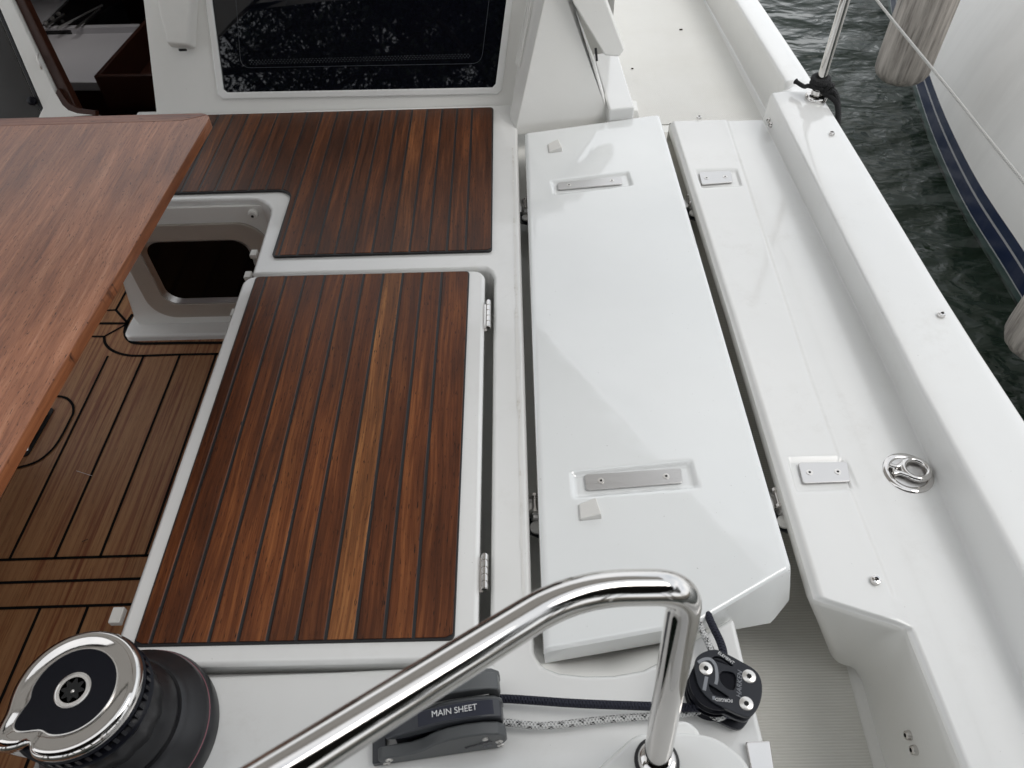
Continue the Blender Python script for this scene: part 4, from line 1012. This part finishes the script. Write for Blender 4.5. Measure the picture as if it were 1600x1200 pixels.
def fender(cx, cy, zb, r, h, label, tilt=(0, 0)):
    f_ = thing("fender", label, "fender", (cx, cy, zb), "weathered grey fenders of the neighbouring boat")
    ax = Vector((tilt[0], tilt[1], 1)).normalized()
    def rm(rr, an): return rr*(1+.028*abs(math.cos(an*7))**.6) if rr > r*.6 else rr
    lathe("body", (cx, cy, zb), [(0, -.012), (r*.35, -.008), (r*.70, .0), (r*.88, .02), (r*.98, .05), (r, .09), (r, h-.10), (r*.95, h-.05), (r*.6, h), (.03, h+.02), (.03, h+.07)], FEND, f_, n=84, ax=ax, rmod=rm, ang=60)
    tube("lanyard", [Vector((cx, cy, zb))+ax*(h+.05), Vector((cx+.15, cy, .42))], .006, LIFER, f_, 8)
f1 = PX(1404, 122, 2.06)
fender(f1.x, f1.y, f1.z, .135, .85, "weathered grey ribbed fender hanging clear above the dark water by the lifeline", (0, 0))
f2 = PX(1607, 545, 1.98)
fender(f2.x+.03, f2.y, f2.z, .135, .85, "weathered grey fender cut by the photo's edge below the navy stripes", (0, 0))

# ================================================================== WINCH
wc = Vector((-.583, .335, 0))
wn = thing("winch", "self-tailing winch with black drum and polished steel teardrop top plate", "winch", wc)
Rt = .082; zt_ = .195
lathe("base", wc, [(.122, 0), (.122, .018), (.119, .026), (.117, .028), (.117, .031), (.114, .040), (.100, .052), (.096, .060), (.090, .066)], DRUM, wn, n=72)
lathe("red_line", wc, [(.1172, .0285), (.1178, .0288), (.1178, .0298), (.1172, .0303)], m_plain("dull_red_line", (.22, .07, .09), .5), wn, n=72)
lathe("drum", wc, [(.085, .060), (.086, .075), (.076, .090), (.070, .105), (.069, .125), (.073, .140)], DRUM, wn, n=72)
def ribm(rr, an): return rr*(1+.035*abs(math.sin(an*7))**1.5)
lathe("grip_ribs", wc, [(.0695, .088), (.0735, .096), (.0730, .118), (.0705, .130)], DRUM, wn, n=140, rmod=ribm)
lathe("lower_jaw", wc, [(.068, .138), (.080, .144), (.083, .150), (.078, .156), (.060, .160)], BLACKG, wn, n=72)
gm = MB()
for k in range(44):
    a = 2*math.pi*k/44; d = Vector((math.cos(a), math.sin(a), 0)); s_ = Vector((-d.y, d.x, 0)); c = wc+d*.077+Vector((0, 0, .165))
    v_, f_ = boxf(c, d*.005, s_*.0024, Vector((0, 0, .007))); gm.add(v_, f_)
mk("jaw_teeth", gm.v, gm.f, BLACKG, wn)
lathe("upper_jaw", wc, [(.055, .160), (.070, .168), (.0815, .173), (.0835, .178), (.080, .182)], BLACKG, wn, n=72)
arm_a = math.atan2(-.62, -.78)
def tear(amp, w_):
    def rm(rr, an):
        d = (an-arm_a+math.pi) % (2*math.pi)-math.pi
        g = math.exp(-(d/w_)**2); dd = -.010*math.exp(-((d-.42)/.12)**2)
        k = (rr/Rt)**3
        return rr+(amp*g+dd)*k
    return rm
lathe("top_plate", wc, [(0, zt_-.001), (Rt*.60, zt_-.001), (Rt*.84, zt_-.0005), (Rt*.90, zt_+.001), (Rt*.955, zt_-.001), (Rt*.99, zt_-.006), (Rt, zt_-.011), (Rt*.985, zt_-.016), (Rt*.93, zt_-.018), (0, zt_-.018)], CHROME, wn, n=160, rmod=tear(.022, .22), xdir=(1, 0, 0), ang=50)
def insm(rr, an):
    d = (an-arm_a+math.pi) % (2*math.pi)-math.pi
    return rr*(1+.34*math.exp(-(d/.26)**2)-.04*math.exp(-((abs(d)-.5)/.16)**2))
ri = Rt*.655
lathe("insert_rim", wc, [(ri+.0012, zt_-.002), (ri+.0012, zt_+.0008), (ri, zt_+.001), (ri-.0005, zt_-.0005)], SCREW, wn, n=160, rmod=insm, xdir=(1, 0, 0))
lathe("insert", wc, [(0, zt_+.0002), (ri-.0004, zt_+.0002), (ri-.0004, zt_-.002)], BLACKG, wn, n=160, rmod=insm, xdir=(1, 0, 0))
lathe("socket_rim", wc, [(.0225, zt_), (.0225, zt_+.0016), (.0212, zt_+.0020), (.0204, zt_+.0012)], SCREW, wn, n=48)
lathe("socket_collar", wc, [(.0203, zt_+.0006), (.0150, zt_+.0008), (.0148, zt_+.0005)], GREYP, wn, n=48)
lathe("socket_star", wc, [(.0165, zt_+.0012), (.0163, zt_+.0012), (.0120, zt_+.0008), (.0005, zt_+.0007)], CHROME, wn, n=64)
def star(rr, an): return rr*(1+.22*math.cos(8*an))
lathe("star_hole", wc, [(.0122, zt_+.0011), (.0122, zt_+.0016), (0, zt_+.0016)], DARKHOLE, wn, n=96, rmod=star)
lathe("centre_pin", wc+Vector((.001, -.002, zt_)), [(.0022, .001), (.0022, .0025), (.001, .0035), (0, .0036)], SCREW, wn, n=14)
# feeder arm going down from the point of the teardrop
ad = Vector((math.cos(arm_a), math.sin(arm_a), 0))
tube("feeder_arm", fillet([wc+ad*.086+Vector((0, 0, zt_-.016)), wc+ad*.094+Vector((0, 0, zt_-.032)), wc+ad*.086+Vector((0, 0, .12)), wc+ad*.080+Vector((0, 0, .07))], .02), .0075, CHROME, wn, 14)

# ================================================================== ROPE CLUTCH
ca = P(597, 1196, 0); cb = P(792, 1168, 0)
cdir = (cb-ca).normalized(); cn = Vector((-cdir.y, cdir.x, 0)); CL = (cb-ca).length
cl = thing("rope_clutch", "grey double rope clutch with white lettered lever, ropes leading from it", "rope clutch", (ca+cb)/2+cn*.03)
def cw_(s, n_, z): return ca+cdir*(s*CL)+cn*n_+Vector((0, 0, z))
prof = [(0.0, .004), (-.015, .018), (.02, .022), (.10, .024), (.26, .026), (.36, .034), (.45, .047), (.56, .056), (.70, .060), (.84, .059), (.95, .053), (1.005, .040), (1.01, .026), (.975, .014), (.98, .002), (.0, .0)]
def cheek(name, n0, th_, mat, sc_z=1.0, par=cl):
    return prism(name, [cw_(s, n0, z*sc_z) for s, z in prof], th_, mat, par, bevel=.003, seg=3, axis=tuple(cn))
ck = cheek("cheek", 0, .018, GREYP, 1.28); cheek("cheek", .046, .010, GREYP, 1.15); cheek("cheek", .084, .012, GREYP, 1.1)
# levers
def lever(n0, wd, mat):
    lp = [(.06, .046), (.16, .058), (.36, .074), (.55, .085), (.75, .088), (.90, .085), (.985, .076), (1.0, .058), (.985, .030), (.93, .030), (.90, .060), (.60, .060), (.40, .052), (.18, .040)]
    return prism("lever", [cw_(s, n0, z) for s, z in lp], wd, mat, cl, bevel=.003, seg=3, axis=tuple(cn))
lv = lever(.0195, .0255, GREYL); lever(.0575, .025, GREYP)
# label tape and its lettering on the lever
tpz = lambda s: .0712 if s < .5 else .0752
la = [cw_(.34, .0225, .0731), cw_(.38, .0225, .0755), cw_(.55, .0225, .0854), cw_(.75, .0225, .0884), cw_(.90, .0225, .0854), cw_(.93, .0225, .0837)]
lb = [p+cn*.0195 for p in la]
grid("label_tape", [la, lb], LABELM, lv, ang=40)
tm = (cw_(.63, .0325, .0869)); tdir = (cw_(.78, .0253, .0880)-cw_(.50, .0253, .0838)).normalized()
text("lettering", "MAIN SHEET", .0116, tm+Vector((0, 0, .0022)), tdir, cn, INK, lv)
for s_, z_ in ((.075, .019), (.045, .005), (.945, .033), (.955, .014)):
    c = cw_(s_, -.0005, z_+.003); sc__ = head_screw("screw", c, tuple(-cn), .0055, cl, SCREW, .3)
lathe("rivet", cw_(.84, -.001, .058), [(.0042, -.001), (.0042, .001), (.003, .0018), (0, .002)], SCREW, cl, n=18, ax=tuple(-cn))
text("maker_mark", "SPINLOCK", .009, cw_(.78, -.0008, .036), (cdir+Vector((0, 0, .45))).normalized(), (-cdir*.45+Vector((0, 0, 1))).normalized(), GREYL, ck, .0003)
text("maker_mark", "XTS", .008, cw_(.85, -.0008, .024), (cdir+Vector((0, 0, .45))).normalized(), (-cdir*.45+Vector((0, 0, 1))).normalized(), INKG, ck, .0003)
obox("cam_block", cw_(.30, .032, .026), tuple(cdir*.03), tuple(cn*.011), (0, 0, .012), BLACKG, cl, bevel=.002)
text("cam_mark", "814", .008, cw_(.33, .032, .0385), tuple(cn), tuple(-cdir), INKG, cl, .0003)
obox("base_foot", cw_(-.01, .045, .007), tuple(cdir*.010), tuple(cn*.045), (0, 0, .007), GREYL, cl, bevel=.002)

# ================================================================== TURNING BLOCK
SB = 1/6.
bz = .075
def zb_(x, y, z=bz): return P(1040+x*SB, 960+y*SB, z)
oc = zb_(600, 650)
bk = thing("turning_block", "black double turning block with three silver screws at the deck edge", "pulley block", (oc.x, oc.y, 0))
outl = [(280, 480), (298, 405), (375, 352), (470, 335), (560, 368), (700, 442), (830, 520), (885, 600), (900, 720), (870, 850), (800, 945), (720, 942), (600, 890), (440, 810), (330, 690), (285, 560)]
def rel(l): return [((zb_(*q)-oc).x, (zb_(*q)-oc).y) for q in l]
def smooth_loop(l, sub=4):
    l3 = [Vector((a, b_, 0)) for a, b_ in l]; n = len(l3); q = l3[-2:]+l3+l3[:3]; o = []
    for i in range(2, n+2):
        for k in range(sub):
            t = k/sub; a, b_, c, d = q[i-1], q[i], q[i+1], q[i+2]
            o.append(.5*((2*b_)+(c-a)*t+(2*a-5*b_+4*c-d)*t*t+(3*b_-a-3*c+d)*t**3))
    return [(p.x, p.y) for p in o]
O = smooth_loop(rel(outl))
H1 = smooth_loop(rel([(428, 405), (470, 385), (540, 402), (640, 482), (600, 486), (500, 452), (440, 432)]), 3)
H2 = smooth_loop(rel([(505, 545), (560, 524), (640, 545), (668, 600), (655, 690), (625, 714), (560, 690), (505, 620)]), 3)
H3 = smooth_loop(rel([(398, 650), (420, 652), (520, 715), (602, 775), (560, 785), (455, 760), (412, 710)]), 3)
cp = flat_shape("cheek_plate", O, [H1, H2, H3], .006, Vector((oc.x, oc.y, bz-.004)), (1, 0, 0), (0, 1, 0), ANOD, bk, .001)
def sc_loop(l, k): return [(x*k, y*k) for x, y in l]
for z_, k in ((.049, .98), (.012, .98)):
    flat_shape("cheek_plate", sc_loop(O, k), [], .005, Vector((oc.x, oc.y, z_)), (1, 0, 0), (0, 1, 0), ANOD, bk, .001)
shc = zb_(470, 640)
for z_ in (.0605, .030):
    lathe("sheave", (shc.x, shc.y, z_), [(.012, -.0095), (.036, -.0095), (.036, -.008), (.029, -.003), (.029, .003), (.036, .008), (.036, .0095), (.012, .0095)], BLACKG, bk, n=40)
for q in ((782, 582), (756, 838), (377, 508)):
    c = zb_(*q); lathe("spacer", (c.x, c.y, 0), [(.007, .002), (.007, bz-.006)], BLACKG, bk, n=16)
    s_ = lathe("screw", (c.x, c.y, bz), [(.0096, -.001), (.0096, .0008), (.0088, .0014), (0, .0014)], SCREW, bk, n=28)
    lathe("socket", (c.x, c.y, bz+.0015), [(.0038, 0), (.0038, .0004), (0, .0004)], DARKHOLE, s_, n=6)
# grey printed stripes and lettering
def stripe(pts, wd):
    m_ = MB(); pp = [zb_(*q, bz+.0006) for q in pts]; ribbon(m_, spline(pp, 5) if len(pp) > 2 else pp, wd, bz+.0004); mk("printed_stripe", m_.v, m_.f, INKG, cp)
stripe([(305, 450), (360, 420), (420, 420), (465, 470), (480, 540), (480, 610), (470, 655)], .0045)
stripe([(385, 582), (362, 712)], .005); stripe([(452, 765), (452, 800)], .004)
ha, hb = zb_(690, 745, bz), zb_(697, 570, bz)
text("lettering", "HARKEN", .0098, (ha+hb)/2+Vector((0, 0, .0004)), hb-ha, Vector((-1, .0, 0)), INKG, cp, .0003, shear=.3)
ea, eb = zb_(500, 362, bz), zb_(632, 455, bz)
text("lettering", "ELEMENT", .0062, (ea+eb)/2+Vector((.0, .0, .0004)), eb-ea, Vector((eb-ea)).cross(Vector((0, 0, -1))), INK, cp, .0003)
fa_, fb_2 = zb_(600, 808, bz), zb_(492, 798, bz)
text("lettering", "FORGED", .0062, (fa_+fb_2)/2+Vector((0, 0, .0004)), fb_2-fa_, Vector((0, -1, 0)), INK, cp, .0003)

# ropes ---------------------------------------------------------------
n1 = cw_(.99, .060, .029)
navy = tube("navy_rope", spline([cw_(.8, .060, .028), n1, P(900, 1099, .036), P(1000, 1103, .034), P(1085, 1106, .034), P(1125, 1108, .034), Vector((shc.x+.022, shc.y-.030, .033)), Vector((shc.x+.036, shc.y-.004, .032)), Vector((shc.x+.028, shc.y+.03, .034)), P(1128, 1010, .030), P(1108, 965, .020), P(1085, 900, -.03), P(1040, 760, -.08)], 12), .0062, NAVYR, None, 14)
tag(navy, "dark navy braided rope running from the grey clutch around the block", "rope")
wr = tube("white_rope", spline([cw_(.85, .028, .024), cw_(1.0, .028, .023), P(850, 1134, .024), P(950, 1124, .022), P(1050, 1117, .022), P(1100, 1112, .022), Vector((shc.x+.008, shc.y-.033, .016+.012)), Vector((shc.x+.034, shc.y-.010, .028)), Vector((shc.x+.024, shc.y+.03, .028)), P(1108, 1008, .026), P(1094, 975, .015), P(1070, 900, -.03)], 12), .0052, WHITER, None, 14)
tag(wr, "white rope with black flecks leading from the clutch towards the block", "rope")

# ================================================================== HELM CONSOLE AND GRAB RAIL
kz = .215
con = thing("helm_console", "white moulded helm pod at the bottom carrying the grab rail foot", "helm pod", (.16, .15, 0))
ct = [P(*q, kz) for q in ((905, 1225), (985, 1152), (1000, 1143), (1085, 1141), (1125, 1150), (1170, 1185), (1195, 1260), (1200, 1420), (880, 1420))]
tl = fillet([ct[0].lerp(ct[-1], .5)]+ct+[ct[0].lerp(ct[-1], .5)], .012, 4)[:-1]
n_ = len(tl); cx_ = sum(p.x for p in tl)/n_; cy_ = sum(p.y for p in tl)/n_
vs_ = []
for z_, k in ((kz, .90), (kz-.003, .96), (kz-.012, 1.0), (kz-.05, 1.03), (.0, 1.06)):
    vs_ += [Vector((cx_+(p.x-cx_)*k, cy_+(p.y-cy_)*k, z_)) for p in tl]
fs_ = [tuple(range(n_))]
for r_ in range(4): fs_ += [(r_*n_+i, r_*n_+(i+1) % n_, (r_+1)*n_+(i+1) % n_, (r_+1)*n_+i) for i in range(n_)]
mk("housing", vs_, fs_, GELC, con, smooth=True, ang=50)
hp = [P(*q, .12) for q in ((1020, 1135), (1035, 1126), (1075, 1124), (1095, 1140), (1100, 1200), (1010, 1200))]
prism("rear_hump", hp, .12, GELC, con, bevel=.008, seg=4)
RZ = .54
base = P(1026, 1190, kz); 
rail = thing("grab_rail", "bent polished steel grab rail crossing the foreground above the clutch", "grab rail", base)
rp = [base+Vector((0, 0, -.005)), P(1044, 1068, (kz+RZ)/2+.02), P(1066, 950, RZ-.005), P(1046, 927, RZ+.012), P(905, 925, RZ+.028), P(705, 1042, .60), P(415, 1222, .635), P(150, 1385, .655), P(60, 1470, .60)]
pth = fillet([rp[0], rp[2], P(1052, 924, RZ+.014), P(905, 925, RZ+.028), rp[6], rp[7], rp[8]], [.001, .035, .055, .001, .05], 12)
pth = fillet([rp[0], P(1074, 917, RZ+.010), P(898, 919, RZ+.03), P(700, 1043, .60), P(412, 1224, .635), P(150, 1385, .655), P(60, 1500, .5)], [.032, .075, .05, .05, .05], 12)
tube("tube", pth, .0156, CHROME, rail, 40)
lathe("foot_flange", base, [(.026, -.002), (.026, .003), (.023, .005), (.0225, .005)], BLACK, rail, n=36)
lathe("foot_collar", base, [(.0222, .003), (.0222, .008), (.0195, .012), (.016, .013)], CHROME, rail, n=36)
# far leg of the rail, standing on the floor off to the side
tube("far_leg", [pth[-1], Vector((pth[-1].x-.02, pth[-1].y, 0))], .0148, CHROME, rail, 24)
# steel strike plate at the deck edge
sp_ = thing("strike_plate", "polished steel edge strip beside the white helm pod", "edge strip", P(1190, 1175, .004))
prism("strip", [P(1165, 1159, .010), P(1203, 1157, .010), P(1214, 1230, .010), P(1180, 1230, .010)], .009, CHROME, sp_, bevel=.002)

# ================================================================== CANOPIES OVERHEAD (reflected in the gelcoat, the winch and the rail; the aft one shaped to darken the rail)
CLOTH = m_plain("dark_canopy_cloth", (.040, .036, .033), .85, var=.1, vs=60)
t = CLOTH.node_tree; tl_ = N(t, 'ShaderNodeBsdfTranslucent', Color=(.88, .86, .83, 1)); ad_ = N(t, 'ShaderNodeMixShader', Fac=.58)
t.links.new(t.nodes['Principled BSDF'].outputs[0], ad_.inputs[1]); t.links.new(tl_.outputs[0], ad_.inputs[2]); t.links.new(ad_.outputs[0], t.nodes['Material Output'].inputs[0])
CLOTHB = m_plain("black_sunshade_cloth", (.022, .020, .019), .85, var=.1, vs=60)
def canopy(name, label, cat, pts, z0, camber, bows, legs, cloth=None):
    c_ = thing(name, label, cat, (sum(p[0] for p in pts)/len(pts), sum(p[1] for p in pts)/len(pts), z0))
    cx = c_.location.x; hw_ = max(abs(p[0]-cx) for p in pts)
    bmv, bmf = [], []
    n = len(pts); rings = 8
    for k in range(rings+1):
        t_ = k/rings
        for p in pts:
            x = lerp(p[0], cx, t_); y = lerp(p[1], c_.location.y, t_); bmv.append((x, y, z0+camber*(1-((x-cx)/hw_)**2)))
    for k in range(rings): bmf += [(k*n+i, k*n+(i+1) % n, (k+1)*n+(i+1) % n, (k+1)*n+i) for i in range(n)]
    o = mk("cloth", bmv, bmf, cloth or CLOTH, c_, smooth=True); md = o.modifiers.new('solid', 'SOLIDIFY'); md.thickness = .004
    for (xa, xb, y) in bows:
        tube("bow", spline([Vector((lerp(xa, xb, k/8), y, z0-.016+camber*(1-((lerp(xa, xb, k/8)-cx)/hw_)**2))) for k in range(9)], 3), .0125, CHROME, c_, 12)
    for a, b_ in legs: tube("leg", [a, b_], .0125, CHROME, c_, 12)
CVZ = 1.5
canopy("sprayhood", "dark canvas canopy overhead, mirrored in the glossy white panel and winch top", "canopy",
       [(-2.4, .25), (-1.9, .30), (-1.5, .66), (-1.0, .70), (.2, .72), (.98, .80), (.98, 1.0), (.93, 1.32), (.55, 1.98), (.16, 2.66), (.10, 2.8), (-1.2, 2.85), (-2.4, 2.8)], CVZ, .10,
       [(-2.35, .92, .90), (-2.35, .45, 2.0), (-2.35, .05, 2.75)],
       [(Vector((.05, 2.75, CVZ-.02)), Vector((.10, 2.80, .68))), (Vector((-2.35, 2.75, CVZ-.02)), Vector((-2.35, 2.80, .68)))])
canopy("unseen_sunshade", "dark canvas sunshade behind the helm, mirrored as the rail's black band", "sunshade",
       [(-1.9, .09), (0, .09), (1.25, .07), (1.45, -.2), (1.5, -2.2), (0, -2.3), (-1.9, -2.2)], 1.36, .06,
       [(-1.85, 1.2, .02), (-1.85, 1.4, -1.2), (-1.85, 1.4, -2.1)],
       [(Vector((1.15, -1.2, 1.36)), Vector((.9, -1.0, 0))), (Vector((-1.85, -1.2, 1.36)), Vector((-1.7, -1.0, FZ)))], CLOTHB)  # unseen sunshade, set low and wide so the rail reflects a dark band

# ================================================================== TREES ON THE SHORE BEHIND (seen in the window and the steel)
def pine(x, y, h, seed, label):
    rnd = random.Random(seed); t_ = thing("pine_tree", label, "tree", (x, y, -.8), "pines on the shore behind the cockpit")
    m_ = MB(); lf_ = MB()
    def limb(p, d, l, r, dep):
        pts = [p]; n = 5; dd = d.copy()
        for i in range(n):
            dd = (dd+Vector((rnd.uniform(-.25, .25), rnd.uniform(-.25, .25), rnd.uniform(-.08, .22)))*(.5 if dep else .25)).normalized(); pts.append(pts[-1]+dd*l/n)
        v_, f_, _ = tube_d(pts, [r*(1-.7*i/n) for i in range(n+1)], 6 if dep else 9, cap=False); m_.add(v_, f_)
        if dep < 3:
            k = (12, 6, 4)[dep]
            for i in range(k):
                q = pts[min(n, 1+int((i/k)*(n)) + (1 if dep == 0 else 0))]; a = rnd.uniform(0, 2*math.pi); s = Vector((math.cos(a), math.sin(a), rnd.uniform(.0, .55)))
                limb(q, (s*.9+dd*(.5 if dep else .25)).normalized(), l*rnd.uniform(.38, .62), r*.38, dep+1)
        if dep >= 2:
            for q in pts[2:]:
                for _ in range(19):
                    c = q+Vector((rnd.gauss(0, .2), rnd.gauss(0, .2), rnd.gauss(.05, .11))); a = Vector((rnd.gauss(0, 1), rnd.gauss(0, 1), rnd.gauss(0, 1))).normalized(); b_ = a.cross(Vector((rnd.random(), rnd.random(), 1))).normalized(); s = rnd.uniform(.05, .09)
                    lf_.add([c-a*s, c+b_*s*.45, c+a*s, c-b_*s*.45], [(0, 1, 2, 3)])
    limb(Vector((x, y, -.9)), Vector((rnd.uniform(-.15, .15), rnd.uniform(-.1, .1), 1)).normalized(), h, .20, 0)
    mk("trunk", m_.v, m_.f, BARK, t_, smooth=True); mk("crown", lf_.v, lf_.f, LEAF, t_)
for k, (x, y, h, s_) in enumerate(((-5.2, -7.5, 9.5, 1), (-2.2, -9.0, 10.5, 2), (.9, -7.8, 9.5, 3), (3.6, -9.5, 10.5, 4), (-8.5, -10.0, 11, 5), (6.8, -8.0, 9.5, 6), (-3.6, -11.5, 12.5, 7), (-.6, -12, 12.5, 8), (2.2, -12.5, 13, 9), (10.5, -6.5, 9, 10), (14, -7, 10, 11))):
    pine(x, y, h, s_, ("tall pine reflected at the far left of the window", "pine reflected left of the window's middle", "pine reflected near the middle of the window", "pine reflected towards the window's right side", "distant pine on the shore behind, leftmost of the row", "pine on the shore behind, rightmost of the row", "taller back row pine reflected left of the window", "taller back row pine reflected at mid window", "taller back row pine reflected right of mid window", "pine far out to starboard behind, mirrored low in the rail", "outermost pine to starboard behind, beyond all the others")[k])
